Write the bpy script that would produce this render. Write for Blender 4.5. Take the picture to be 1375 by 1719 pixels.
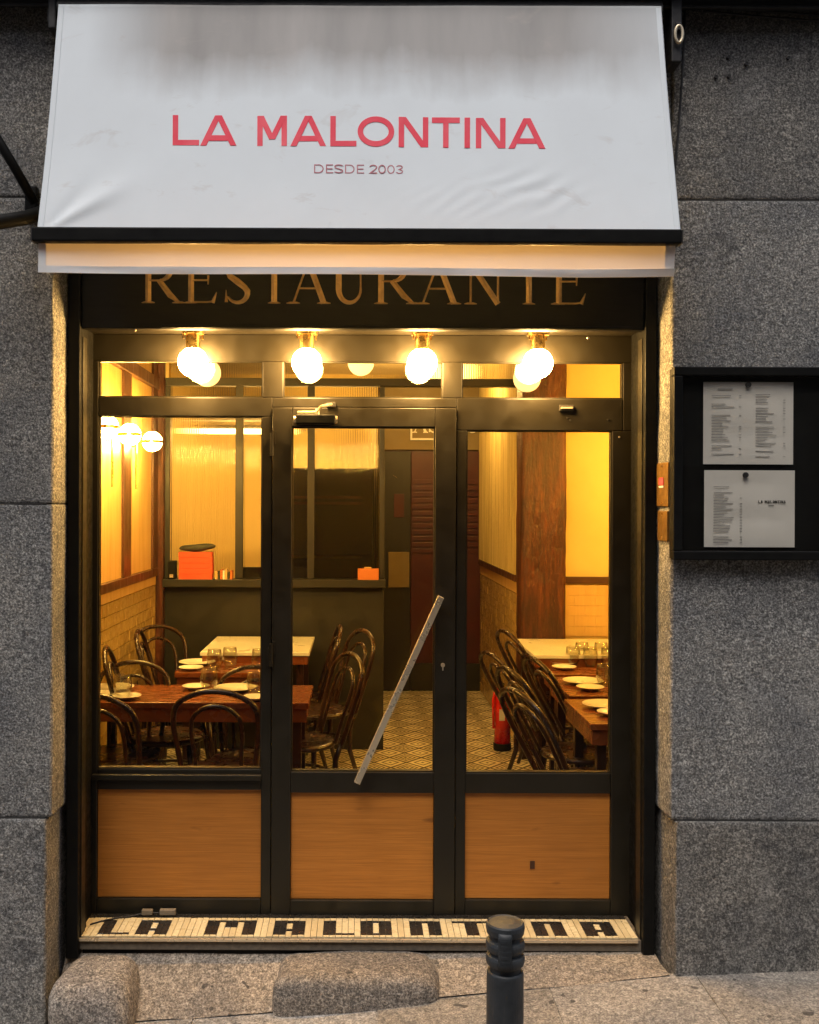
import bpy, math, random
from math import sin, cos, pi, radians, sqrt, atan2
random.seed(7)
scene = bpy.context.scene
for o in list(bpy.data.objects): bpy.data.objects.remove(o)

# ------------------------------------------------------------------ camera, sky, sun, exposure
F, VX, VY, CZ, CD = 1700.0, 600.0, 850.0, 1.74, 3.88       # focal length (photo px), foot point, eye height, metres to the wall face
cam = bpy.data.objects.new('camera', bpy.data.cameras.new('camera'))
scene.collection.objects.link(cam)
cam.location = (0, -CD, CZ)
cam.rotation_euler = (radians(90), radians(-0.22), 0)
cam.data.sensor_width = 36; cam.data.lens = 36 * F / 1719
cam.data.shift_x = (687.5 - VX) / 1719; cam.data.shift_y = -(859.5 - VY) / 1719
cam.data.clip_start = 0.05; cam.data.clip_end = 400
scene.camera = cam

SUN_EL, SUN_AZ = radians(62), radians(200)                 # azimuth: clockwise from +Y
world = bpy.data.worlds.new('World'); scene.world = world; world.use_nodes = True
wn = world.node_tree.nodes; wl = world.node_tree.links
sky = wn.new('ShaderNodeTexSky'); sky.sky_type = 'NISHITA'; sky.sun_disc = False
sky.sun_elevation = SUN_EL; sky.sun_rotation = SUN_AZ; sky.dust_density = 4.0; sky.air_density = 1.0
wl.new(sky.outputs[0], wn['Background'].inputs[0]); wn['Background'].inputs[1].default_value = 0.15
sd = bpy.data.lights.new('sun', 'SUN'); sd.energy = 1.25; sd.angle = radians(30); sd.color = (1, .975, .94)
sun = bpy.data.objects.new('sun', sd); scene.collection.objects.link(sun)
sun.location = (-3, -6, 12)
sun.rotation_euler = (radians(90) - SUN_EL, 0, pi - SUN_AZ)
scene.view_settings.view_transform = 'Standard'; scene.view_settings.look = 'None'
scene.view_settings.exposure = 0.15; scene.view_settings.gamma = 1.0
cy = scene.cycles if hasattr(scene, 'cycles') else None
scene.render.engine = 'CYCLES'
scene.cycles.use_denoising = True
try: scene.cycles.denoiser = 'OPENIMAGEDENOISE'
except Exception: pass
scene.cycles.sample_clamp_indirect = 6.0
scene.cycles.max_bounces = 10; scene.cycles.transparent_max_bounces = 24
scene.cycles.transmission_bounces = 8
scene.cycles.caustics_reflective = False; scene.cycles.caustics_refractive = False

# ------------------------------------------------------------------ helpers
def S(Y): return F / (CD + Y)
def px(x, Y): return (x - VX) / S(Y)
def pz(y, Y): return CZ - (y - VY) / S(Y)

WL = {}
COL = scene.collection
class MB:
    def __init__(s): s.v = []; s.f = []
    def add(s, vs, fs):
        n = len(s.v); s.v += [tuple(p) for p in vs]; s.f += [tuple(i + n for i in f) for f in fs]; return s
    def box(s, x0, x1, y0, y1, z0, z1):
        return s.add([(x0,y0,z0),(x1,y0,z0),(x1,y1,z0),(x0,y1,z0),(x0,y0,z1),(x1,y0,z1),(x1,y1,z1),(x0,y1,z1)],
                     [(0,3,2,1),(4,5,6,7),(0,1,5,4),(1,2,6,5),(2,3,7,6),(3,0,4,7)])
    def tube(s, pts, r, n=8, closed=False, cap=True, up=None):
        m = len(pts); rs = r if isinstance(r, (list, tuple)) else [r] * m
        def sub(a, b): return (a[0]-b[0], a[1]-b[1], a[2]-b[2])
        def nrm(a):
            l = sqrt(a[0]**2+a[1]**2+a[2]**2) or 1; return (a[0]/l, a[1]/l, a[2]/l)
        def crs(a, b): return (a[1]*b[2]-a[2]*b[1], a[2]*b[0]-a[0]*b[2], a[0]*b[1]-a[1]*b[0])
        vs = []; prev = None
        for i, p in enumerate(pts):
            if closed: t = nrm(sub(pts[(i+1) % m], pts[i-1]))
            else: t = nrm(sub(pts[min(i+1, m-1)], pts[max(i-1, 0)]))
            if prev is None:
                a = up or ((0,0,1) if abs(t[2]) < .9 else (1,0,0)); u = nrm(crs(t, a))
            else:
                d = sum(prev[k]*t[k] for k in range(3)); u = nrm((prev[0]-d*t[0], prev[1]-d*t[1], prev[2]-d*t[2]))
            prev = u; w = crs(t, u)
            for k in range(n):
                a = 2*pi*(k+.5)/n
                vs.append(tuple(p[j] + rs[i]*(cos(a)*u[j] + sin(a)*w[j]) for j in range(3)))
        fs = []
        for i in range(m if closed else m-1):
            j = (i+1) % m
            for k in range(n):
                l = (k+1) % n; fs.append((i*n+k, j*n+k, j*n+l, i*n+l))
        if cap and not closed:
            fs.append(tuple(range(n))); fs.append(tuple((m-1)*n + k for k in reversed(range(n))))
        return s.add(vs, fs)
    def lathe(s, prof, cx=0, cyy=0, n=24, axis='z', cz=0):
        vs = []; fs = []
        for (r, z) in prof:
            for k in range(n):
                a = 2*pi*k/n
                if axis == 'z': vs.append((cx + r*cos(a), cyy + r*sin(a), z))
                elif axis == 'x': vs.append((z, cyy + r*cos(a), cz + r*sin(a)))
                else: vs.append((cx + r*cos(a), z, cz + r*sin(a)))
        for i in range(len(prof)-1):
            for k in range(n):
                l = (k+1) % n; fs.append((i*n+k, i*n+l, (i+1)*n+l, (i+1)*n+k))
        if prof[0][0] > 1e-6: fs.append(tuple(reversed(range(n))))
        if prof[-1][0] > 1e-6: fs.append(tuple((len(prof)-1)*n + k for k in range(n)))
        return s.add(vs, fs)
    def sphere(s, c, r, n=24, m=14, z0=-1.0, z1=1.0):
        prof = []
        a0, a1 = math.asin(z0), math.asin(z1)
        for i in range(m+1):
            a = a0 + (a1-a0)*i/m; prof.append((max(r*cos(a), 1e-7), c[2] + r*sin(a)))
        return s.lathe(prof, c[0], c[1], n)
    def grid(s, fn, nu, nv):
        vs = [fn(i/nu, j/nv) for j in range(nv+1) for i in range(nu+1)]
        fs = [(j*(nu+1)+i, j*(nu+1)+i+1, (j+1)*(nu+1)+i+1, (j+1)*(nu+1)+i) for j in range(nv) for i in range(nu)]
        return s.add(vs, fs)
    def ribbon(s, pts, w, mapf, h0, h1, closed=False, ridge=False, flat=False):
        """a stroke of width w (number or list) along 2-D points, laid on the surface mapf(u, v, height)"""
        m = len(pts); ws = w if isinstance(w, (list, tuple)) else [w]*m
        L = []; R = []
        for i in range(m):
            a = pts[i-1] if (closed or i > 0) else None; b = pts[(i+1) % m] if (closed or i < m-1) else None
            p = pts[i]; ds = []
            for q0, q1 in ((a, p), (p, b)):
                if q0 is None or q1 is None: continue
                l = math.hypot(q1[0]-q0[0], q1[1]-q0[1]) or 1e-9; ds.append(((q1[0]-q0[0])/l, (q1[1]-q0[1])/l))
            if len(ds) == 1:
                nx, ny, k = -ds[0][1], ds[0][0], 1.0
                if flat and abs(ds[0][1]) > .35: nx, ny, k = (-1 if ds[0][1] > 0 else 1), 0.0, 1/abs(ds[0][1])
            else:
                nx, ny = -(ds[0][1]+ds[1][1]), ds[0][0]+ds[1][0]; l = math.hypot(nx, ny) or 1e-9; nx /= l; ny /= l
                c = max(.45, -ds[0][1]*nx + ds[0][0]*ny); k = min(1/c, 1.9)
            h = ws[i]/2*k
            L.append((p[0]+nx*h, p[1]+ny*h)); R.append((p[0]-nx*h, p[1]-ny*h))
        vs = []; fs = []
        for i in range(m):
            if ridge: vs += [mapf(*L[i], h0), mapf(*pts[i], h1), mapf(*R[i], h0)]
            else: vs += [mapf(*L[i], h0), mapf(*L[i], h1), mapf(*R[i], h1), mapf(*R[i], h0)]
        q = 3 if ridge else 4
        for i in range(m if closed else m-1):
            j = (i+1) % m
            for k in range(q-1): fs.append((i*q+k, j*q+k, j*q+k+1, i*q+k+1))
        if not closed:
            fs.append(tuple(range(q))); fs.append(tuple((m-1)*q + k for k in reversed(range(q))))
        return s.add(vs, fs)
    def build(s, name, m, parent=None, smooth=False, bevel=0, seg=2, kind=None, origin=None):
        xs, ys, zs = zip(*s.v)
        o0 = origin or ((min(xs)+max(xs))/2, (min(ys)+max(ys))/2, min(zs))
        me = bpy.data.meshes.new(name)
        me.from_pydata([(p[0]-o0[0], p[1]-o0[1], p[2]-o0[2]) for p in s.v], [], s.f); me.update()
        import bmesh
        bm = bmesh.new(); bm.from_mesh(me); bmesh.ops.recalc_face_normals(bm, faces=bm.faces); bm.to_mesh(me); bm.free()
        if smooth: me.polygons.foreach_set('use_smooth', [True]*len(me.polygons))
        if isinstance(m, (list, tuple)):
            for q in m: me.materials.append(q)
        else: me.materials.append(m)
        o = bpy.data.objects.new(name, me); COL.objects.link(o)
        place(o, o0, parent)
        if bevel:
            b = o.modifiers.new('bevel', 'BEVEL'); b.width = bevel; b.segments = seg; b.limit_method = 'ANGLE'
            b.angle_limit = radians(40)
        if kind: o['kind'] = kind
        return o
def place(o, w, parent):
    WL[o.name] = w
    if parent is not None:
        pw = WL[parent.name]; o.parent = parent; o.location = (w[0]-pw[0], w[1]-pw[1], w[2]-pw[2])
    else: o.location = w
def tag(o, label, cat, group=None):
    o['label'] = label; o['category'] = cat
    if group: o['group'] = group
    return o
def thing(name, loc, label, cat, group=None):
    o = bpy.data.objects.new(name, None); COL.objects.link(o); o.empty_display_size = .1
    place(o, tuple(loc), None); return tag(o, label, cat, group)
def box(name, m, parent, x0, x1, y0, y1, z0, z1, bevel=0.002, **k):
    return MB().box(x0, x1, y0, y1, z0, z1).build(name, m, parent, bevel=bevel, **k)
def copy_tree(o, parent=None):
    c = o.copy(); COL.objects.link(c); c.parent = parent
    for ch in list(o.children): copy_tree(ch, c)
    return c

# ------------------------------------------------------------------ materials
class NT:
    def __init__(s, name):
        s.m = bpy.data.materials.new(name); s.m.use_nodes = True; s.t = s.m.node_tree; s.n = s.t.nodes; s.l = s.t.links
        s.b = s.n['Principled BSDF']; s.out = s.n['Material Output']
    def new(s, t, **k):
        n = s.n.new(t)
        for a, b in k.items(): setattr(n, a, b)
        return n
    def link(s, a, b): s.l.new(a, b)
    def coord(s, scale=(1,1,1), world=True):
        mp = s.new('ShaderNodeMapping'); mp.inputs['Scale'].default_value = scale
        if world: g = s.new('ShaderNodeNewGeometry'); s.link(g.outputs['Position'], mp.inputs['Vector'])
        else: g = s.new('ShaderNodeTexCoord'); s.link(g.outputs['Object'], mp.inputs['Vector'])
        return mp.outputs[0]
    def noise(s, vec, scale, detail=4, rough=.6, dist=0):
        n = s.new('ShaderNodeTexNoise'); n.inputs['Scale'].default_value = scale; n.inputs['Detail'].default_value = detail
        n.inputs['Roughness'].default_value = rough; n.inputs['Distortion'].default_value = dist
        s.link(vec, n.inputs['Vector']); return n.outputs[0]
    def ramp(s, fac, stops, interp='LINEAR'):
        r = s.new('ShaderNodeValToRGB'); cr = r.color_ramp; cr.interpolation = interp
        while len(cr.elements) > 1: cr.elements.remove(cr.elements[-1])
        for i, (p, c) in enumerate(stops):
            e = cr.elements[0] if i == 0 else cr.elements.new(p)
            e.position = p; e.color = (*c, 1) if len(c) == 3 else c
        s.link(fac, r.inputs[0]); return r.outputs[0]
    def mix(s, a, b, fac, mode='MIX'):
        n = s.new('ShaderNodeMix', data_type='RGBA', blend_type=mode)
        for i, q in ((0, fac), (6, a), (7, b)):
            if isinstance(q, (int, float)): n.inputs[i].default_value = q
            elif isinstance(q, tuple): n.inputs[i].default_value = (*q, 1)
            else: s.link(q, n.inputs[i])
        return n.outputs[2]
    def math(s, op, a, b=None):
        n = s.new('ShaderNodeMath', operation=op)
        for i, q in enumerate((a, b)):
            if q is None: continue
            if isinstance(q, (int, float)): n.inputs[i].default_value = q
            else: s.link(q, n.inputs[i])
        return n.outputs[0]
    def bump(s, h, strength, dist=.01):
        b = s.new('ShaderNodeBump'); b.inputs['Strength'].default_value = strength; b.inputs['Distance'].default_value = dist
        s.link(h, b.inputs['Height']); s.link(b.outputs[0], s.b.inputs['Normal'])
    def set(s, col=None, rough=None, metal=None, **k):
        for nm, q in (('Base Color', col), ('Roughness', rough), ('Metallic', metal)):
            if q is None: continue
            if isinstance(q, tuple): s.b.inputs[nm].default_value = (*q, 1)
            elif isinstance(q, (int, float)): s.b.inputs[nm].default_value = q
            else: s.link(q, s.b.inputs[nm])
        for nm, q in k.items(): s.b.inputs[nm].default_value = q
        return s.m
def pm(name, c1, c2=None, scale=8, rough=.5, metal=0, bump=0, bscale=60, stretch=(1,1,1), world=True, rv=.12, **k):
    t = NT(name); v = t.coord(stretch, world); c2 = c2 or tuple(x*.75 for x in c1)
    n = t.noise(v, scale, 5)
    t.set(t.ramp(n, [(.3, c1), (.7, c2)]), None, metal, **k)
    r = t.ramp(t.noise(v, scale*2.3, 3), [(.3, (max(rough-rv, .02),)*3), (.7, (min(rough+rv, 1),)*3)])
    t.link(r, t.b.inputs['Roughness'])
    if bump: t.bump(t.noise(v, bscale, 4), bump, .004)
    return t.m

def granite(name, dark, light, speck, warm=None, patches=True, bumpy=.9):
    t = NT(name); v = t.coord()
    fine = t.noise(v, 125, 4, .8); mid = t.noise(v, 42, 5, .7); big = t.noise(v, 3.2, 5, .6)
    base = t.ramp(fine, [(.36, dark), (.5, light), (.62, speck)])
    base = t.mix(base, t.ramp(mid, [(.35, (.55,.55,.55)), (.65, (1.35,1.32,1.28))]), 1.0, 'MULTIPLY')
    base = t.mix(base, t.ramp(big, [(.3, (.62,.64,.68)), (.55, (1,.99,.96)), (.75, (1.2,1.15,1.08))]), 1.0, 'MULTIPLY')
    if not patches:
        gr = t.ramp(t.noise(v, 11, 5, .75, .4), [(.56, (0,0,0)), (.76, (1,1,1))])
        base = t.mix(base, (.06,.055,.05), t.math('MULTIPLY', gr, .5))
        sp_ = t.ramp(t.noise(v, 17, 1, .3), [(.75, (0,0,0)), (.765, (1,1,1))])
        base = t.mix(base, (.035,.033,.032), t.math('MULTIPLY', sp_, .8))
    oi = t.new('ShaderNodeObjectInfo')
    base = t.mix(base, t.ramp(oi.outputs['Random'], [(0, (.82,.80,.77)), (.5, (1,1,1)), (1, (1.10,1.12,1.15))]), 1.0, 'MULTIPLY')
    if patches:
        pmask = t.ramp(t.noise(v, 5.5, 3, .5, .8), [(.60, (0,0,0)), (.72, (1,1,1))])
        vein = t.ramp(t.noise(v, 60, 2, .5, 1.5), [(.44, (0,0,0)), (.5, (1,1,1)), (.56, (0,0,0))])
        base = t.mix(base, (.42,.41,.38), t.math('MULTIPLY', t.math('MULTIPLY', pmask, vein), .75))
        dk = t.ramp(t.noise(v, 7.5, 2, .4, .3), [(.66, (0,0,0)), (.78, (1,1,1))])
        base = t.mix(base, (.028,.028,.032), t.math('MULTIPLY', dk, .55))
    t.set(base, .85)
    t.bump(t.math('ADD', t.math('MULTIPLY', fine, .6), mid), bumpy, .011)
    return t.m
STONE = granite('granite_wall', (.058,.059,.060), (.185,.185,.181), (.48,.48,.465))
STEP = granite('granite_step', (.10,.082,.064), (.31,.265,.215), (.58,.51,.43), patches=False, bumpy=.7)
PAVE = granite('paving_stone', (.13,.12,.108), (.30,.28,.255), (.50,.47,.43), patches=False, bumpy=.45)
BLACK = pm('black_paint', (.006,.006,.006), (.009,.009,.008), 14, .5, bump=.03, bscale=90, **{'Specular IOR Level': .12})
FASCIA = pm('black_fascia', (.0045,.0045,.004), (.007,.0065,.0055), 6, .5, bump=.03, bscale=14, stretch=(1,1,9), **{'Specular IOR Level': .22})
FRAME = pm('bronze_black_frame_paint', (.0175,.0145,.0085), (.0145,.012,.0075), 5, .42, bump=.04, bscale=120, **{'Specular IOR Level': .38})
IRON = pm('black_iron', (.012,.012,.013), (.03,.027,.024), 25, .55, bump=.25, bscale=70)
BOSS = granite('granite_boss', (.07,.062,.055), (.26,.23,.20), (.60,.54,.47), patches=False, bumpy=1.0)
def bollard_mat():
    t = NT('bollard_paint'); v = t.coord()
    c = t.ramp(t.noise(v, 16, 5), [(.3, (.020,.024,.027)), (.7, (.042,.047,.052))])
    c = t.mix(c, (.22,.21,.19), t.math('MULTIPLY', t.ramp(t.noise(v, 70, 3, .7), [(.70, (0,0,0)), (.74, (1,1,1))]), .7))
    c = t.mix(c, (.075,.070,.062), t.ramp(t.noise(t.coord((1,1,.35)), 22, 4, .7), [(.56, (0,0,0)), (.75, (.7,.7,.7))]))
    t.set(c, .52); t.bump(t.noise(v, 55, 4), .45, .004); return t.m
BOLL = bollard_mat()
STEEL = pm('brushed_steel', (.74,.63,.44), (.66,.55,.38), 6, .30, .6, bump=.05, bscale=120)
BRASS = pm('brass', (.78,.55,.22), (.6,.4,.14), 12, .28, 1.0)
OLDBRASS = pm('weathered_brass', (.30,.17,.045), (.16,.09,.03), 18, .5, .8, bump=.2, bscale=40)
GOLD = pm('gold_leaf', (.80,.50,.17), (.55,.32,.10), 35, .42, .3, bump=.15, bscale=80)
RED = pm('red_print', (.78,.055,.09), (.72,.045,.08), 6, .7)
PLUM = pm('plum_print', (.40,.13,.16), (.48,.18,.20), 10, .7)
CREAM = pm('cream_tile', (.76,.65,.40), (.64,.52,.29), 9, .3, bump=.04, bscale=60)
BTILE = pm('black_tile', (.014,.013,.012), (.03,.028,.025), 9, .28)
GROUT = pm('grout', (.17,.14,.10), (.09,.075,.06), 40, .9, bump=.3)
CHAIRW = pm('dark_bentwood', (.020,.0085,.005), (.030,.012,.0065), 6, .28, rv=.04, stretch=(1,1,.3), world=False)
TABLEW = pm('mahogany_table', (.21,.062,.018), (.14,.040,.012), 5, .24, stretch=(1,6,1), bump=.03)
WHITE = pm('white_tabletop', (.80,.78,.70), (.72,.70,.60), 4, .35)
CHINA = pm('china', (.82,.80,.74), (.76,.73,.66), 5, .2)
WALLY = pm('yellow_plaster', (.80,.60,.23), (.74,.54,.19), 2.2, .75, bump=.06, bscale=30)
PANELW = pm('pale_wood_panel', (.74,.50,.20), (.60,.37,.12), 3, .4, stretch=(6,6,.35), bump=.04)
DARKW = pm('dark_wood_trim', (.055,.020,.009), (.085,.033,.014), 8, .4, stretch=(1,1,.3))
TILEW = pm('glazed_ochre_tile', (.62,.44,.17), (.46,.30,.09), 26, .16, bump=.12, bscale=34)
PARTN = pm('olive_black_partition', (.015,.0145,.010), (.011,.0105,.007), 4, .45)
OLIVE = pm('olive_wall_paint', (.20,.145,.055), (.165,.12,.045), 3, .6)
DKRED = pm('dark_red_paint', (.060,.007,.005), (.042,.005,.004), 6, .4)
CEIL = pm('ceiling_paint', (.62,.54,.38), (.56,.48,.33), 3, .8)
REDX = pm('extinguisher_red', (.62,.018,.014), (.5,.012,.010), 8, .25)
BOXRED = pm('orange_red_card', (.70,.085,.025), (.60,.065,.02), 8, .6)
ORANGE = pm('orange_card', (.66,.20,.04), (.55,.15,.03), 8, .6)
PAPER = pm('menu_paper', (.66,.63,.58), (.60,.57,.52), 5, .75)
INK = pm('ink', (.27,.255,.24), (.22,.21,.20), 8, .8)
CABLE = pm('cable_rubber', (.010,.010,.011), (.018,.018,.018), 20, .6)
TAUPE = pm('taupe_plastic', (.22,.18,.13), (.16,.13,.09), 20, .6)
CLOTHD = pm('dark_cloth', (.03,.035,.025), (.06,.06,.045), 20, .9)
PLASTER = pm('street_plaster', (.22,.20,.175), (.165,.15,.13), 1.2, .9, bump=.2)
ASPH = pm('asphalt', (.05,.05,.05), (.035,.035,.036), 60, .95, bump=.4, bscale=180)
KGREY = pm('kitchen_steel', (.45,.42,.36), (.33,.30,.25), 5, .35, .9)

def wood_panel_mat():
    t = NT('honey_pine_panel'); v = t.coord((.55, 1, 20))
    g = t.noise(v, 4.5, 6, .6, .8); fine = t.noise(t.coord((2.2, 1, 170)), 3, 3, .6)
    col = t.ramp(g, [(.25, (.42,.150,.020)), (.5, (.52,.195,.029)), (.75, (.58,.230,.040))])
    col = t.mix(col, t.ramp(fine, [(.3, (.80,.77,.74)), (.7, (1.08,1.08,1.08))]), 1, 'MULTIPLY')
    k = t.ramp(t.noise(t.coord((4, 1, 11)), 1.9, 2, .4), [(.70, (0,0,0)), (.80, (1,1,1))])
    col = t.mix(col, (.12,.034,.008), t.math('MULTIPLY', k, .6))
    scuff = t.ramp(t.noise(t.coord((1, 1, 1.4)), 7, 6, .75, .6), [(.63, (0,0,0)), (.74, (1,1,1))])
    col = t.mix(col, (.36,.20,.075), t.math('MULTIPLY', scuff, .35))
    col = t.mix(col, t.ramp(t.noise(t.coord(), 1.7, 3), [(.3, (.84,.82,.8)), (.7, (1.08,1.07,1.05))]), 1, 'MULTIPLY')
    t.set(col, .42); t.bump(fine, .12, .002); return t.m
PINE = wood_panel_mat()
def timber_mat():
    t = NT('rough_red_brown_timber'); v = t.coord((9, 9, .9))
    g = t.noise(v, 3.0, 7, .68, .9); b = t.noise(t.coord((1,1,.6)), 6, 4)
    col = t.ramp(g, [(.28, (.016,.0045,.002)), (.48, (.066,.017,.0055)), (.66, (.135,.038,.011)), (.8, (.30,.12,.05))])
    col = t.mix(col, t.ramp(b, [(.3, (.55,.5,.45)), (.7, (1.2,1.15,1.1))]), 1, 'MULTIPLY')
    sc = t.ramp(t.noise(t.coord((5,5,1.6)), 9, 5, .75, 1.2), [(.62, (0,0,0)), (.70, (1,1,1))])
    col = t.mix(col, (.36,.17,.075), t.math('MULTIPLY', sc, .5))
    t.set(col, .40); t.bump(t.math('ADD', g, t.noise(t.coord((2,2,1)), 12, 5)), 1.0, .014); return t.m
TIMBER = timber_mat()
def fringe_mat():
    t = NT('straw_fringe'); g = t.noise(t.coord((1, 26, .25)), 4, 4, .6, .2)
    col = t.ramp(g, [(.28, (.22,.16,.05)), (.48, (.50,.39,.15)), (.7, (.70,.58,.28))])
    t.set(col, .8); t.bump(g, .8, .01); return t.m
FRINGE = fringe_mat()
def floor_mat():
    t = NT('diamond_cement_tile')
    tc = t.new('ShaderNodeTexCoord'); sp = t.new('ShaderNodeSeparateXYZ'); t.link(tc.outputs['Object'], sp.inputs[0])
    u = t.math('ABSOLUTE', t.math('DIVIDE', sp.outputs[0], TW/2)); w = t.math('ABSOLUTE', t.math('DIVIDE', sp.outputs[1], TD/2))
    p = t.math('DIVIDE', t.math('ADD', u, w), 2.0)
    dk = (.026,.015,.006); lt = (.88,.82,.62); lt2 = (.84,.76,.54)
    col = t.ramp(p, [(0, dk), (.055, lt), (.215, dk), (.285, lt), (.445, dk), (.555, lt2), (.60, lt2), (.645, dk), (.72, lt2), (.79, dk), (.86, lt2), (.935, dk)], 'CONSTANT')
    wear = t.noise(t.coord(), 14, 5)
    col = t.mix(col, t.ramp(wear, [(.3, (.78,.75,.7)), (.7, (1.1,1.1,1.1))]), 1, 'MULTIPLY')
    t.set(col, .35); return t.m
TW, TD = .220, .270
FLOORM = floor_mat()
def glass_mat(name='clear_glass', tint=(1,1,1), f0=.04, rough=0.0, power=5.0):
    t = NT(name); t.n.remove(t.b)
    tr = t.new('ShaderNodeBsdfTransparent'); tr.inputs[0].default_value = (*tint, 1)
    gl = t.new('ShaderNodeBsdfGlossy'); gl.inputs['Roughness'].default_value = rough
    lw = t.new('ShaderNodeLayerWeight'); lw.inputs[0].default_value = .5          # Schlick: the same from either side of the pane
    fr = t.math('ADD', t.math('MULTIPLY', t.math('POWER', lw.outputs['Facing'], power), .9), f0)
    mx = t.new('ShaderNodeMixShader'); t.link(fr, mx.inputs[0]); t.link(tr.outputs[0], mx.inputs[1]); t.link(gl.outputs[0], mx.inputs[2])
    t.link(mx.outputs[0], t.out.inputs[0]); return t.m
GLASS = glass_mat(tint=(.985,.985,.97), f0=.018)
TUMBLER = glass_mat('tumbler_glass', (.90,.90,.86), f0=.09, power=2.0)
def ribbed_mat():
    t = NT('ribbed_glass'); t.b.inputs['Transmission Weight'].default_value = 1.0
    t.set((.95,.93,.86), .06, 0, IOR=1.35); return t.m
RIBBED = ribbed_mat()
def emit(name, col, strength):
    t = NT(name); t.set((.9,.85,.75), .3); t.b.inputs['Emission Color'].default_value = (*col, 1); t.b.inputs['Emission Strength'].default_value = strength
    return t.m
LAMP = emit('lit_opal_globe', (1, .58, .18), 270)
LAMPIN = emit('lit_opal_globe_inside', (1, .585, .125), 340)
LAMPADD = emit('added_globe_right', (1, .555, .085), 265)  # for the added globes out of view on the right wall
LAMPD = emit('lit_opal_globe_passage', (1, .58, .15), 270)
LAMPE = emit('lit_opal_globe_medium', (1, .60, .24), 1.15)
LAMPC = emit('lit_opal_globe_dim', (1, .60, .24), 1.6)
KLAMP = emit('kitchen_tube_light', (1, .60, .17), 230)
def awning_mat(name, stains_and_shade=True, trans=.25):
    t = NT(name); v = t.coord()
    col = (.80,.80,.78)
    n = t.noise(v, 2.2, 5, .6)
    c = t.ramp(n, [(.3, (.77,.835,.865)), (.7, (.72,.775,.80))])
    if stains_and_shade:
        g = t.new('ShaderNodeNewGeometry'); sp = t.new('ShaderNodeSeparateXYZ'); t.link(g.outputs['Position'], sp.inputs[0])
        edge = t.noise(t.coord((1.7, 0, .25)), 2.4, 4, .55)         # rain streaks run downwards; dark top band also paints in shadow from overhead
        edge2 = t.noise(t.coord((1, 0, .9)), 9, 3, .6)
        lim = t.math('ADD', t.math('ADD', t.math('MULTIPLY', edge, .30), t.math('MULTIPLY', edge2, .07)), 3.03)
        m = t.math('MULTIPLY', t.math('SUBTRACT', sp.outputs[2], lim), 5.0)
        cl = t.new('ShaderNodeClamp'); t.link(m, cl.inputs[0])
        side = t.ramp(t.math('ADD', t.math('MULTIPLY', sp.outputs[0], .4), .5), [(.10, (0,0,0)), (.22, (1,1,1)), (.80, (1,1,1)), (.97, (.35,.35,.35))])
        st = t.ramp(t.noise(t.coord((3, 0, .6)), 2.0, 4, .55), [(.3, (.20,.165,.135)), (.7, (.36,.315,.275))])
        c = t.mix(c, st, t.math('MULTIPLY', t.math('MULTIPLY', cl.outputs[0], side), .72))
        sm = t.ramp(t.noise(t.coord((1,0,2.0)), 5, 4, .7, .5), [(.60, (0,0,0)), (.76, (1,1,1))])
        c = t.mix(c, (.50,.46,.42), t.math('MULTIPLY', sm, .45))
    t.set(c, .75)
    tl = t.new('ShaderNodeBsdfTranslucent'); t.link(t.mix(c, (1.0,.74,.46), 1.0, 'MULTIPLY'), tl.inputs[0])
    mx = t.new('ShaderNodeMixShader'); mx.inputs[0].default_value = trans
    t.link(t.b.outputs[0], mx.inputs[1]); t.link(tl.outputs[0], mx.inputs[2]); t.link(mx.outputs[0], t.out.inputs[0])
    t.bump(t.noise(v, 240, 2), .15, .002)
    return t.m
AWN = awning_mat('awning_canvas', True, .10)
VAL = awning_mat('valance_canvas', False, .22)
HEM = awning_mat('valance_hem', False, .12)

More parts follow.
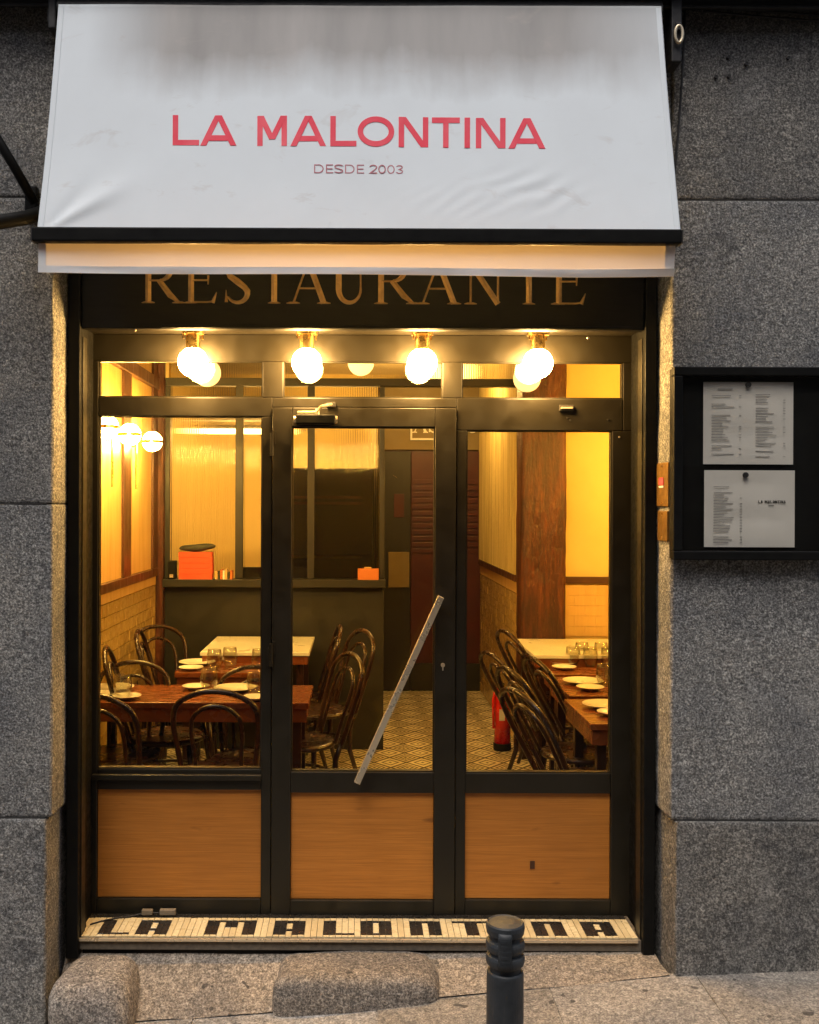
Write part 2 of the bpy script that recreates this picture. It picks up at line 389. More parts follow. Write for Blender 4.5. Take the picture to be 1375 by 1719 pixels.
# ------------------------------------------------------------------ lettering (strokes)
def arc(cx, cyy, rx, ry, a0, a1, n=14):
    return [(cx + rx*cos(radians(a0+(a1-a0)*i/n)), cyy + ry*sin(radians(a0+(a1-a0)*i/n))) for i in range(n+1)]
def sans(ch, w, t):
    """strokes of a plain sans capital, height 1, width w, stroke t: list of (points, closed)"""
    h = t/2
    if ch == 'L': return [([(h,1),(h,h),(w,h)], 0)]
    if ch == 'A': return [([(h*1.1,0),(w/2-h*.15,1)], 0), ([(w-h*1.1,0),(w/2+h*.15,1)], 0), ([(.24*w,.25),(.76*w,.25)], 0)]
    if ch == 'M': return [([(h,0),(h,1)], 0), ([(w-h,0),(w-h,1)], 0), ([(h*1.25,1),(w/2,.22)], 0), ([(w-h*1.25,1),(w/2,.22)], 0)]
    if ch == 'N': return [([(h,0),(h,1)], 0), ([(w-h,0),(w-h,1)], 0), ([(h*1.45,1),(w-h*1.45,0)], 0)]
    if ch == 'T': return [([(0,1-h),(w,1-h)], 0), ([(w/2,1-h),(w/2,0)], 0)]
    if ch == 'I': return [([(w/2,0),(w/2,1)], 0)]
    if ch in 'O0': return [(arc(w/2, .5, w/2-h, .5-h, 0, 360, 40)[:-1], 1)]
    if ch == 'D': return [([(h,h),(h,1-h),(w*.45,1-h)] + arc(w*.5, .5, w*.5-h, .5-h, 85, -85, 16) + [(w*.45,h)], 1)]
    if ch == 'E': return [([(w,1-h),(h,1-h),(h,h),(w,h)], 0), ([(h,.5),(w*.92,.5)], 0)]
    if ch == 'S': return [(arc(w*.5, .745, w*.5-h, .255-h, 20, 180, 8) + [(w*.16,.60),(w*.5,.5),(w*.84,.40)] + arc(w*.5, .255, w*.5-h, .255-h, 0, -160, 8), 0)]
    if ch == '2': return [(arc(w*.5, .70, w*.5-h, .30-h, 165, -20, 10) + [(w*.6,.36),(h,h),(w,h)], 0)]
    if ch == '3': return [(arc(w*.5, .75, w*.46-h, .25-h, 160, -70, 10) + [(w*.45,.5)] + arc(w*.5, .26, w*.5-h, .26-h, 75, -160, 10), 0)]
    return []
def serif(ch):
    """strokes of a Roman capital, height 1: (points, widths), with its width"""
    T, t = .135, .045
    def foot(x, z=0.0): return ([(x-.15, z), (x-.07, z+.012), (x+.07, z+.012), (x+.15, z)], [.02, .05, .05, .02])
    if ch == 'R': return .86, [([(.16,0),(.16,1)], T), ([(.16,.98)] + arc(.40,.75,.26,.23,90,-90,12) + [(.16,.52)], [t,t]+[t+(T*1.0-t)*sin(pi*i/12) for i in range(13)][1:]+[t]), ([(.40,.53),(.66,.18),(.88,.0)], [T*.9,T*1.05,.05]), foot(.16), foot(.86)]
    if ch == 'E': return .72, [([(.14,0),(.14,1)], T), ([(.14,.02),(.5,.02),(.66,.04)], t), ([(.14,.53),(.52,.53)], t), ([(.14,.98),(.6,.98)], t), ([(.62,.0),(.71,.25)], [.10,.02]), ([(.52,.43),(.525,.64)], [.03,.05]), ([(.60,1),(.62,.80)], [.09,.02]), foot(.12)]
    if ch == 'S': return .58, [([(.50,.84)] + arc(.29,.77,.21,.21,30,180,8) + [(.14,.62),(.30,.5),(.46,.37)] + arc(.30,.24,.23,.23,10,-150,9) + [(.06,.15)], [.03]+[t+.012*i for i in range(9)]+[T,T*1.15,T]+[T-.009*i for i in range(10)]+[.04]), ([(.05,.02),(.045,.30)], [.08,.015]), ([(.5,.98),(.505,.74)], [.08,.02])]
    if ch == 'T': return .76, [([(.38,0),(.38,.98)], T), ([(0,.975),(.76,.975)], t), ([(.03,1),(.0,.80)], [.09,.02]), ([(.73,1),(.76,.80)], [.09,.02]), foot(.38)]
    if ch == 'A': return .94, [([(.12,.0),(.46,1)], t*1.15), ([(.44,1.02),(.80,.0)], T), ([(.24,.35),(.68,.35)], t), foot(.12), foot(.80)]
    if ch == 'U': return .82, [([(.15,1),(.15,.38)] + arc(.42,.33,.27,.31,180,360,14) + [(.69,.4),(.69,1)], [T,T]+[T-.006*i for i in range(15)]+[t,t])]
    if ch == 'N': return .92, [([(.14,0),(.14,1)], t*1.2), ([(.10,1.0),(.80,.0)], T), ([(.80,0),(.80,1)], t*1.2), foot(.14)]
    if ch == 'O': return .9, [(arc(.45,.5,.38,.47,0,360,28), [t+.09*abs(cos(2*pi*i/28)) for i in range(29)])]
    return .4, []

# ------------------------------------------------------------------ ground
GX = [(-60,-.33),(-2.2,-.33),(-.863,-.239),(-.05,-.178),(.43,-.13),(1.19,-.052),(1.77,-.024),(2.6,.02),(60,.02)]
def gz(x, y=0.0):
    for (a, b), (c, d) in zip(GX, GX[1:]):
        if x <= c: return b + (d-b)*(x-a)/(c-a) + y*.015
    return GX[-1][1]
def sheet(name, m, x0, x1, y0, y1, dz, nx=60, ny=8, parent=None):
    def fn(u, v):
        x = x0+(x1-x0)*u; y = y0+(y1-y0)*v; return (x, y, gz(x, y)+dz)
    return MB().grid(fn, nx, ny).build(name, m, parent, smooth=True, kind='structure')
ground = MB().grid(lambda u, v: (-60+120*u, -60+60*v, -.72), 2, 2).build('ground', ASPH, kind='structure')
road = sheet('road', ASPH, -12, 12, -7.3, -1.7, -.14, 96, 6)
sidewalk = sheet('sidewalk', PAVE, -9, 9, -1.62, .02, -.007, 120, 8)
kerb = MB()
kerb.grid(lambda u, v: ((-9+18*u), -1.70+.08*v, gz(-9+18*u, -1.66)+.0), 120, 1)
kerb.grid(lambda u, v: ((-9+18*u), -1.70, gz(-9+18*u, -1.66)-.17*v), 120, 1)
kerb.build('kerb', PAVE, kind='structure')
# paving slabs, each laid on the slope
jx = [-2.62, -1.98, -1.30, -.62, .08, .74, 1.30, 1.86, 2.44]
for r, (ya, yb) in enumerate(((-.40, .012), (-.82, -.405), (-1.24, -.825), (-1.61, -1.245))):
    for k in range(len(jx)-1):
        sh = 0 if r == 0 else (.31 if r % 2 else 0)
        xa, xb = jx[k]+sh+.003, jx[k+1]+sh-.003
        mb = MB(); nx_, ny_ = 6, 3
        top = [(xa+(xb-xa)*i/nx_, ya+(yb-ya)*j/ny_) for j in range(ny_+1) for i in range(nx_+1)]
        dz = random.uniform(-.002, .002)
        mb.grid(lambda u, v: (xa+(xb-xa)*u, ya+(yb-ya)*v, gz(xa+(xb-xa)*u, ya+(yb-ya)*v)+dz), nx_, ny_)
        for (p, q) in (((xa,ya),(xb,ya)),((xb,ya),(xb,yb)),((xa,yb),(xb,yb)),((xa,ya),(xa,yb))):
            mb.grid(lambda u, v: (p[0]+(q[0]-p[0])*u, p[1]+(q[1]-p[1])*u, gz(p[0]+(q[0]-p[0])*u, p[1]+(q[1]-p[1])*u)+dz-.028*v), 4, 1)
        mb.build('paving_slab', PAVE, sidewalk)

def hash2(a, b, c=0.0):
    return (sin(a*12.9898+b*78.233+c*37.719)*43758.5453) % 1.0
def vnoise(x, y, z=0.0):
    xi, yi, zi = math.floor(x), math.floor(y), math.floor(z); fx, fy, fz = x-xi, y-yi, z-zi
    sx, sy, sz = (q*q*(3-2*q) for q in (fx, fy, fz)); r = 0
    for i in (0,1):
        for j in (0,1):
            for k in (0,1):
                r += hash2(xi+i, yi+j, zi+k)*(sx if i else 1-sx)*(sy if j else 1-sy)*(sz if k else 1-sz)
    return r-.5
def fbm(x, y, z=0.0): return vnoise(x,y,z) + .5*vnoise(2.1*x,2.1*y,2.1*z) + .25*vnoise(4.3*x,4.3*y,4.3*z)

# doorstep: worn granite ramp from under the tiled sill down to the pavement
def step_fn(u, v):
    x = -1.17+2.37*u; y = .235-.245*v
    zt = -.052 + .008*fbm(x*3, 1.0)
    zb = gz(x, 0)+.004
    e = v**.9
    z = zt+(zb-zt)*e + .010*fbm(x*5, y*9, 3)*min(1, 4*v)
    if v > .97: z = min(z, zb+.003)
    return (x, y, z)
doorstep = MB().grid(step_fn, 110, 16).build('doorstep', STEP, smooth=True, kind='structure')
def boss(name, x0, x1, y0, y1, zt, zb, label, seed, ex=3.2):
    mb = MB(); nu, nv = 48, 22
    cx, cyy, cz = (x0+x1)/2, (y0+y1)/2, zb; a, b, c = (x1-x0)/2, (y1-y0)/2, zt-zb
    def sp(q, e): return math.copysign(abs(q)**(2/e), q)
    def fn(u, v):
        th = 2*pi*u; ph = pi/2*v
        x = cx+a*sp(cos(ph), ex)*sp(cos(th), ex); y = cyy+b*sp(cos(ph), ex)*sp(sin(th), ex); z = cz+c*sp(sin(ph), ex)
        d = .016*fbm(x*7+seed, y*9, z*9)
        return (x+d*cos(th), y+d*sin(th), z+d*.6)
    mb.grid(fn, nu, nv)
    return tag(mb.build(name, BOSS, smooth=True), label, 'stone')
boss('guard_stone', -.315, .325, -.045, .235, -.050, -.30, 'long rounded granite boss under the middle of the doorstep', 2, 8.0)
boss('guard_stone', -1.165, -.84, -.13, .225, -.048, -.46, 'rounded granite boss against the stone jamb below the letter L', 9, 5.0)

# ------------------------------------------------------------------ stone front
JL, JR = -1.166, 1.203
front = thing('stone_facade', (0, .25, -.1), 'grey granite ashlar front of the restaurant building with recessed shop opening', 'building')
courses = [(-.5, .538), (.542, 1.743), (1.747, 2.918), (2.922, 3.66)]
MORTAR = pm('lime_mortar', (.045,.043,.040), (.026,.025,.024), 30, .95, bump=.3)
for zj in (.540, 1.745, 2.920):
    box('mortar_joint', MORTAR, front, -3.6, JL+(-.026), .0035 if zj > .6 else .002, .44, zj-.0035, zj+.0035, 0)
    box('mortar_joint', MORTAR, front, JR+.026, 4.0, .0035 if zj > .6 else .002, .44, zj-.0035, zj+.0035, 0)
def stone_block(x0, x1, y0, y1, z0, z1, side):
    """ashlar block, its front and jamb faces slightly uneven and the corner worn"""
    mb = MB(); nu, nv = max(4, int((x1-x0)/.06)), max(4, int((z1-z0)/.06))
    r = .014
    def wob(x, y, z): return .005*fbm(x*4, z*4, y*4) + .003*fbm(x*15, z*15, y*15)
    # path in plan: the jamb face, a rounded corner, the front face
    path = []
    if side < 0:
        path = [(x0, y0)] + [(x0+(x1-r-x0)*i/nu, y0) for i in range(1, nu+1)] + [(x1-r+r*sin(a*pi/8), y0+r-r*cos(a*pi/8)) for a in range(1, 5)] + [(x1, y0+r+(y1-y0-r)*i/8) for i in range(1, 9)]
    else:
        path = [(x0, y1-(y1-y0-r)*i/8) for i in range(0, 9)] + [(x0+r-r*cos(a*pi/8), y0+r-r*sin(a*pi/8)) for a in range(1, 5)] + [(x0+r+(x1-x0-r)*i/nu, y0) for i in range(1, nu+1)]
    m = len(path)
    zs = [z0, z0+.004, z0+.012] + [z0+.012+(z1-z0-.024)*j/nv for j in range(1, nv)] + [z1-.012, z1-.004, z1]
    ins = [.006, .002, 0] + [0]*(nv-1) + [0, .002, .006]
    for z, q in zip(zs, ins):
        for i, (x, y) in enumerate(path):
            d = wob(x, y, z)
            jamb = (i > nu+2) if side < 0 else (i < 11)
            ch = .012*max(0, fbm(z*6+side*9, 4.4)) if abs(i-(nu+2 if side < 0 else 10)) < 3 else 0
            if jamb: mb.v.append((x+side*(d+q+ch), y, z))
            else: mb.v.append((x+side*ch, y+d+q+ch, z))
    for j in range(len(zs)-1):
        for i in range(m-1): mb.f.append((j*m+i, j*m+i+1, (j+1)*m+i+1, (j+1)*m+i))
    # close the top, bottom and back
    n0 = len(mb.v); bx0, bx1 = x0, x1
    mb.f.append(tuple(range(m-1, -1, -1)) if True else ()); mb.f.append(tuple((len(zs)-1)*m+i for i in range(m)))
    mb.f.append((0, (len(zs)-1)*m, (len(zs)-1)*m+m-1, m-1))
    return mb.build('stone_block', STONE, front, smooth=False)
for i, (z0, z1) in enumerate(courses):
    wl_, wr_ = (JL-.018, JR+.016) if i == 0 else (JL, JR)
    y0 = -.012 if i == 0 else 0.0
    stone_block(-2.3, wl_, y0, .46, z0, z1, -1)
    stone_block(wr_, 2.7, y0, .46, z0, z1, 1)
    stone_block(-3.6, -2.306, y0, .46, z0, z1, -1)
    stone_block(2.706, 4.0, y0, .46, z0, z1, 1)
box('backing_wall', PLASTER, front, -9, -1.20, .461, .50, -.6, 3.66, 0)
box('backing_wall', PLASTER, front, 1.24, 9, .461, .50, -.6, 3.66, 0)
box('backing_wall', PLASTER, front, -9, -3.61, .01, .46, -.6, 3.66, 0)
box('backing_wall', PLASTER, front, 4.01, 9, .01, .46, -.6, 3.66, 0)
box('lintel', STONE, front, JL, JR, .02, .46, 2.92, 3.66, .006)
box('string_course', STONE, front, -9, 9, -.16, .46, 3.67, 3.84, .01)
box('upper_wall', PLASTER, front, -9, 9, 0, 10.5, 3.85, 9.5, 0)
box('side_wall', PLASTER, front, -9, -8.9, .51, 10.5, -.7, 3.84, 0)
box('side_wall', PLASTER, front, 8.9, 9, .51, 10.5, -.7, 3.84, 0)
box('rear_wall', PLASTER, front, -8.89, 8.89, 10.4, 10.5, -.7, 3.84, 0)
for (x, y) in ((1219,95),(1249,106),(1198,128),(1220,127),(1319,96),(1227,28)):
    X, Z = px(x, 0), pz(y, 0)
    mb = MB().lathe([(.0065,-.012),(.0065,.006)], X, 0, 10, 'y', Z)
    mb.build('drill_hole', IRON, front)
# house across the street
opp = thing('opposite_house', (0, -8, -.6), 'plain plastered house on the far side of the street', 'building')
box('wall', PLASTER, opp, -13, 13, -9, -7.5, -.7, 8.5, 0)
for fl in range(3):
    for k in range(7):
        X = -10.2+3.4*k; z0 = .5+2.8*fl
        w = box('window', DARKW, opp, X-.55, X+.55, -7.52, -7.46, z0, z0+1.7, .004)
        box('pane', GLASS, w, X-.48, X-.03, -7.455, -7.45, z0+.08, z0+1.62, 0)
        box('pane', GLASS, w, X+.03, X+.48, -7.455, -7.45, z0+.08, z0+1.62, 0)

# ------------------------------------------------------------------ the shop front: fixed frame
YF = .44
def fx(x): return px(x, YF)
def fz(y): return pz(y, YF)
shop = thing('shopfront', (0, YF, 0), 'fixed bronze black glazed frame with transom lights and wooden lower panels', 'shopfront')
def member(name, x0, y0, x1, y1, parent=None, ya=YF, yb=YF+.06, m=None, bev=.003):
    return box(name, m or FRAME, parent or shop, fx(x0), fx(x1), ya, yb, fz(y1), fz(y0), bev)
member('head_rail', 152, 562, 1063, 607)
member('stile', 152, 607.3, 164.5, 1537); member('stile', 1045.5, 607.3, 1063, 721.7); member('stile', 1027.5, 722, 1063, 1537)
member('transom_mullion', 440, 607.3, 475, 667.7); member('transom_mullion', 742, 607.3, 775, 667.7)
member('transom_rail', 164.8, 668, 456.7, 699.7); member('transom_rail', 457, 668, 766, 684)
member('transom_rail', 766.3, 668, 1045.2, 721.7)
member('door_post', 440, 700, 456.5, 1537); member('door_post', 766.3, 722, 783, 1537)
member('sill_rail', 164.8, 1292, 439.7, 1327); member('sill_rail', 783.3, 1297, 1027.2, 1331)
member('bottom_rail', 164.8, 1510, 439.7, 1537); member('bottom_rail', 783.3, 1510, 1027.2, 1537)
member('sill_ledge', 158, 1300, 441, 1309, ya=YF-.022, yb=YF-.0005)
for (a, b, c, d) in ((164.5,607,440,668), (475,607,742,668), (775,607,1045.5,668), (164.5,700,440,1292), (783,722,1027.5,1297)):
    box('glass_pane', GLASS, shop, fx(a)-.004, fx(b if False else c)+.004, YF+.014, YF+.020, fz(d)-.004, fz(b)+.004, 0)
    t_ = 2.2
    mb = MB()
    for (p, q, r_, s_) in ((a, b, c, b+t_), (a, d-t_, c, d), (a, b+t_, a+t_, d-t_), (c-t_, b+t_, c, d-t_)):
        mb.box(fx(p)+.0005, fx(r_)-.0005, YF+.004, YF+.0135, fz(s_)+.0005, fz(q)-.0005)
    mb.build('glazing_bead', FRAME, shop)
box('wood_panel', PINE, shop, fx(164.8), fx(439.7), YF+.016, YF+.040, fz(1509.7), fz(1327.3), .002)
box('wood_panel', PINE, shop, fx(783.3), fx(1027.2), YF+.016, YF+.040, fz(1509.7), fz(1331.3), .002)
# small knot plug in the right panel
box('panel_plug', DARKW, shop, fx(893), fx(901), YF+.012, YF+.0158, fz(1459), fz(1446), 0)
# little fixings on the transom rail
plate = box('latch_plate', IRON, shop, fx(938), fx(962), YF-.012, YF-.0005, fz(689), fz(679), .002)
box('latch_bolt', STEEL, plate, fx(940), fx(960), YF-.017, YF-.0125, fz(685.5), fz(682.5), .001)
for (x, y) in ((952,700),(957,704),(1020,703),(1039,732)):
    MB().lathe([(.004,YF-.003),(.0045,YF+.002)], fx(x), 0, 8, 'y', fz(y)).build('screw', STEEL if x == 1039 else IRON, shop)
# black posts and fascia
YP = .17
YA = .19; SOF0 = pz(553, YA)-.03
posts = thing('shopfront_surround', (0, YP, 0), 'black painted surround with gold RESTAURANTE lettering on its fascia', 'surround')
def post(xa, xb, ya, yb, z0, z1): return box('post', BLACK, posts, xa, xb, ya, yb, z0, z1, .004)
post(-1.1605, -1.112, YP, .30, -.075, 2.90); post(-1.1605, -1.129, .3005, .46, -.02, 2.90)
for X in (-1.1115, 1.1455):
    box('lit_side_strip', FRAME, posts, X, X+.004, .205, .262, -.01, SOF0, .001)  # added lighter strip, stands in for lamplight on the post side
post(1.150, 1.1965, YP, .30, -.075, 2.90); post(1.167, 1.1965, .3005, .46, -.02, 2.90)
fas = box('fascia_board', FASCIA, posts, -1.1115, 1.1495, YA, .235, pz(553, YA), 2.90, .004)
box('fascia_moulding', FASCIA, posts, px(270, YA), px(1060, YA), YA-.008, YA-.0005, pz(552, YA), pz(547, YA), .002)
SOF = fz(562)
box('soffit', FRAME, posts, -1.126, 1.164, .2355, .436, SOF, SOF+.03, .002)
box('soffit', FRAME, posts, -1.126, 1.164, .4365, .52, SOF+.0005, SOF+.45, 0)
letters = [('R',236,299),('E',309,363),('S',375,418),('T',432,486),('A',482,553),('U',557,613),('R',626,692),('A',699,772),('N',779,843),('T',860,913),('E',926,982)]
k = 0
for ch, xa, xb in letters:
    w, strokes = serif(ch); sc = px(xb, YA)-px(xa, YA)
    zb = pz(509.5, YA); hh = 72/S(YA)
    mb = MB()
    for pts, ws in strokes:
        k += 1
        mul = hh
        ww = [q*mul for q in ws] if isinstance(ws, list) else ws*mul
        off = .0004*(k % 8)
        mb.ribbon([(px(xa, YA)+p[0]/w*sc, zb+p[1]*hh) for p in pts], ww, lambda u, v, h: (u, YA-.0006-h, v), 0, .0045+off, ridge=True)
    mb.build('gold_letter', GOLD, fas)
for (x, y) in ((226,556),(986,566)):
    MB().sphere((px(x, YA), YA-.003, pz(y, YA)), .006, 10, 6).build('bolt', STEEL, posts)

# ------------------------------------------------------------------ door
DY = .428
door = thing('glazed_door', ((fx(458)+fx(764))/2, DY, .003), 'bronze black glazed door with wooden lower panel and slanted steel pull bar', 'door')
def dm(name, x0, y0, x1, y1, **k): return member(name, x0, y0, x1, y1, parent=door, ya=DY, yb=DY+.06, **k)
dm('stile', 458, 685, 490, 1534); dm('stile', 730, 685, 765, 1534)
dm('top_rail', 490.3, 685, 729.7, 717); dm('mid_rail', 490.3, 1295, 729.7, 1330); dm('bottom_rail', 490.3, 1510, 729.7, 1534)
box('glass_pane', GLASS, door, fx(490)-.004, fx(730)+.004, DY+.030, DY+.036, fz(1295)-.004, fz(717)+.004, 0)
mb = MB()
for (p, q, r_, s_) in ((490,717,730,719.2),(490,1292.8,730,1295),(490,719.2,492.2,1292.8),(727.8,719.2,730,1292.8)):
    mb.box(fx(p)+.0005, fx(r_)-.0005, DY+.010, DY+.0295, fz(s_)+.0005, fz(q)-.0005)
mb.build('glazing_bead', FRAME, door)
box('wood_panel', PINE, door, fx(490.3), fx(729.7), DY+.016, DY+.040, fz(1509.7), fz(1330.3), .002)
# slanted pull bar on two stand-offs
YH = DY-.055
hx0, hz0, hx1, hz1 = px(741, YH), pz(1001, YH), px(601, YH), pz(1314, YH)
handle = MB().tube([(hx0, YH, hz0), (hx1, YH, hz1)], .0185, 4, up=(0,1,0)).build('pull_bar', STEEL, door, bevel=.002)
for f_ in (.06, .94):
    X, Z = hx0+(hx1-hx0)*f_, hz0+(hz1-hz0)*f_
    MB().lathe([(.009, YH+.012), (.009, DY-.0005)], X, 0, 12, 'y', Z).build('standoff', STEEL, handle)
# hinges
for y in (728, 1080):
    h = MB().lathe([(.008, fz(y+38)), (.008, fz(y))], fx(456.8), DY-.012, 12).build('hinge', FRAME, door, smooth=False)
    box('hinge_leaf', FRAME, h, fx(457.8), fx(463), DY-.006, DY-.0005, fz(y+18), fz(y-4), .001)
    box('hinge_leaf', FRAME, h, fx(450), fx(455.8), YF-.009, YF-.0005, fz(y+38), fz(y+8), .001)
# door closer
cl_ = box('door_closer', BLACK, door, fx(497), fx(563), DY-.050, DY-.0005, fz(714), fz(698), .006, seg=3)
for x in (495.5, 564.5):
    MB().lathe([(.016, fx(x)-.004), (.016, fx(x)+.004)], 0, DY-.026, 14, 'x', fz(706)).build('end_cap', STEEL, cl_)
box('closer_cover', STEEL, cl_, fx(500), fx(531), DY-.044, DY-.006, fz(697.6), fz(692), .003)
arm = MB(); arm.tube([(fx(533), DY-.028, fz(692)), (fx(540), DY-.09, fz(686)), (fx(556), YF-.03, fz(680))], .006, 6)
arm.lathe([(.009, fz(697.5)), (.009, fz(688))], fx(533), DY-.028, 10)
arm.build('closer_arm', STEEL, cl_)
box('arm_bracket', IRON, cl_, fx(548), fx(563), YF-.022, YF-.0125+.012, fz(684.5), fz(676), .002)
lk = MB().lathe([(.009, DY-.006), (.009, DY-.0005)], fx(744), 0, 14, 'y', fz(1115)).build('keyhole_plate', STEEL, door)
box('key_slot', STEEL, lk, fx(743), fx(745), DY-.0045, DY-.0007, fz(1124), fz(1118.6), 0)

# ------------------------------------------------------------------ globe lamps under the soffit
for x, lab in ((323, 'lit opal globe lamp on brass collar over the left side window'), (514, 'lit opal globe lamp on brass collar above the door closer'),
               (708, 'lit opal globe lamp on brass collar above the handle side of the door'), (902, 'lit opal globe lamp on brass collar over the right side window')):
    YG = .352; X = px(x, YG); zc = pz(609, YG); r = 25/S(YG)
    L_ = thing('globe_lamp', (X, YG, SOF), lab, 'lamp', 'globe lamps under the shopfront soffit')
    MB().sphere((X, YG, zc), r, 28, 16, -1, .93).build('opal_globe', LAMP, L_, smooth=True)
    MB().lathe([(.030, zc+r*.90), (.030, SOF-.016), (.046, SOF-.0155), (.046, SOF-.0005)], X, YG, 24).build('collar', BRASS, L_)
    for a in range(4):
        MB().lathe([(.004, SOF-.035), (.004, SOF-.016)], X+.041*cos(a*pi/2+.4), YG+.041*sin(a*pi/2+.4), 8).build('collar_post', BRASS, L_)

# ------------------------------------------------------------------ tiled sill with the house name
sill = thing('tiled_sill', (0, .30, -.05), 'cream mosaic door sill spelling LA MALONTINA in black tiles', 'doorstep')
box('sill_slab', GROUT, sill, -1.145, 1.158, .20, .46, -.05, -.004, .002)
box('edge_strip', STEEL, sill, px(135, .19), px(1074, .19), .188, .1995, -.012, -.001, .001)
box('sill_underlay', BLACK, sill, px(140, .2), px(1070, .2), .215, .455, -.09, -.051, .0)
c0, cw = -1.126, .02546
Y0, Y1 = .2075, .392
def yy(q): return Y0+(Y1-Y0)*q
pat = {}
def col_runs(c, runs): pat[c] = runs
B_, W_ = 1, 0
full = [(0,.10,W_), (.10,.86,B_), (.86,1,W_)]
def fullcol(c): col_runs(c, full)
def letter(ch, c):
    if ch == 'L':
        fullcol(c); fullcol(c+1)
        for q in (2,3,4): col_runs(c+q, [(0,.10,W_), (.10,.20,B_), (.20,1,W_)])
    elif ch == 'A':
        for q in (0,1,3,4): fullcol(c+q)
        col_runs(c+2, [(0,.30,W_), (.30,.43,B_), (.43,.72,W_), (.72,.86,B_), (.86,1,W_)])
    elif ch == 'M':
        for q in (0,1,6,7): fullcol(c+q)
        for q in (2,5): col_runs(c+q, [(0,.76,W_), (.76,.86,B_), (.86,1,W_)])
        for q in (3,4): col_runs(c+q, [(0,.48,W_), (.48,.86,B_), (.86,1,W_)])
    elif ch == 'O':
        for q in (0,1,3,4): fullcol(c+q)
        col_runs(c+2, [(0,.10,W_), (.10,.21,B_), (.21,.74,W_), (.74,.86,B_), (.86,1,W_)])
    elif ch == 'N':
        for q in (0,1,3,4): fullcol(c+q)
        col_runs(c+2, [(0,.74,W_), (.74,.86,B_), (.86,1,W_)])
    elif ch == 'T':
        for q in (2,3): fullcol(c+q)
        for q in (0,1,4,5): col_runs(c+q, [(0,.76,W_), (.76,.86,B_), (.86,1,W_)])
    elif ch == 'I':
        fullcol(c); fullcol(c+1)
for ch, c in (('L',3),('A',9),('M',20),('A',31),('L',39),('O',45),('N',53),('T',60),('I',68),('N',73),('A',81)): letter(ch, c)
CREAM2 = pm('cream_tile_worn', (.68,.56,.33), (.56,.45,.24), 9, .35, bump=.04)
tile_mesh = {}
def tile(c, a, b, m):
    key = (round(b-a, 3), m.name)
    if key not in tile_mesh:
        h = cw/2-.0011; d = (yy(b)-yy(a))/2-.0011
        o = MB().box(-h, h, -d, d, 0, .006).build('tile', m, sill, bevel=.0009, seg=1, origin=(0,0,0)); tile_mesh[key] = o.data
    else:
        o = bpy.data.objects.new('tile', tile_mesh[key]); COL.objects.link(o); o.parent = sill
    w = (c0+cw*(c+.5), (yy(a)+yy(b))/2, -.004+random.uniform(-.0006, .0006)); pw = WL[sill.name]
    WL[o.name] = w; o.parent = sill; o.location = tuple(w[i]-pw[i] for i in range(3)); o.rotation_euler = (random.uniform(-.008,.008), random.uniform(-.02,.02), 0)
for c in range(89):
    for (a, b, q) in pat.get(c, [(0, 1, W_)]):
        tile(c, a, b, BTILE if q else (CREAM if random.random() < .7 else CREAM2))
mb = MB()
for c in range(89): mb.box(c0+cw*c+.001, c0+cw*(c+1)-.001, yy(1)+.002, yy(1)+.040, -.004, .002)
mb.build('border_tiles', BTILE, sill, kind='stuff')

# loose cable with two plastic clips lying on the sill
cb = thing('loose_cable', (px(255, .40), .41, .003), 'thin loose cable with two taupe clips lying at the foot of the window', 'cable')
pts = [(px(153,.30), .31, .006), (px(170,.33), .34, .006), (px(195,.36), .375, .006), (px(225,.38), .395, .008), (px(240,.40), .41, .012), (px(262,.40), .412, .014), (px(300,.40), .412, .012)]
MB().tube(pts, .0035, 6).build('wire', CABLE, cb, smooth=True)
MB().box(px(240,.40), px(258,.40), .402, .424, .006, .028).build('clip', TAUPE, cb, bevel=.003)
MB().box(px(270,.40), px(297,.40), .402, .424, .006, .030).build('clip', TAUPE, cb, bevel=.003)

# ------------------------------------------------------------------ awning
YT, ZT, YB, ZB = -.12, pz(9, -.12), -.36, pz(389, -.36)
AX0, AX1 = -1.117, 1.121
aw = thing('awning', (0, -.1, ZB-.15), 'white canvas awning with red LA MALONTINA lettering and black front bar', 'awning')
def awn_d(u, t):
    """how far the cloth stands off its plane"""
    d = -.012*sin(pi*t)                                         # slight belly
    d += .004*fbm(u*2.2, t*1.5, 1)
    # creases fanning out of the lower corners
    ax, ay = u-AX0-.02, (1-t)*.93+.01
    an = atan2(ay, max(ax, .001)); rr = math.hypot(ax, ay)
    d += .010*math.exp(-((an-.62)/.13)**2)*math.exp(-((rr-.16)/.16)**2) - .006*math.exp(-((an-.95)/.12)**2)*math.exp(-((rr-.12)/.13)**2)
    bx, by = AX1-u, (1-t)*.93
    d += .0022*(1+fbm(u*9, t*9))*sin((bx*1.0+by*1.9)*44+3*fbm(u*6, t*7))*math.exp(-((bx-.52)/.16)**2)*math.exp(-((by-.17)/.09)**2)
    d += .0012*sin((bx*1.6+by*2.1)*50+4*fbm(u*5, t*6))*math.exp(-((bx-.75)/.22)**2)*math.exp(-((by-.12)/.08)**2)
    return d
tl_ = math.hypot(YB-YT, ZB-ZT); ny_, nz_ = (ZB-ZT)/tl_, -(YB-YT)/tl_       # outward normal (towards the street, up)
def awn_pt(u, t, h=0.0):
    d = awn_d(u, t)+h
    return (u, YT+(YB-YT)*t+ny_*d, ZT+(ZB-ZT)*t+nz_*d)
def awn_px(x, y):
    """pixel -> (u, t) on the awning plane"""
    k_ = (VY-y)/F
    t = (CZ+k_*(CD+YT)-ZT)/((ZB-ZT)-k_*(YB-YT)); Y = YT+(YB-YT)*t
    return (x-VX)/F*(CD+Y), t
cl = MB(); NU, NV = 170, 80
cl.grid(lambda u, v: awn_pt(AX0+(AX1-AX0)*u, v), NU, NV)
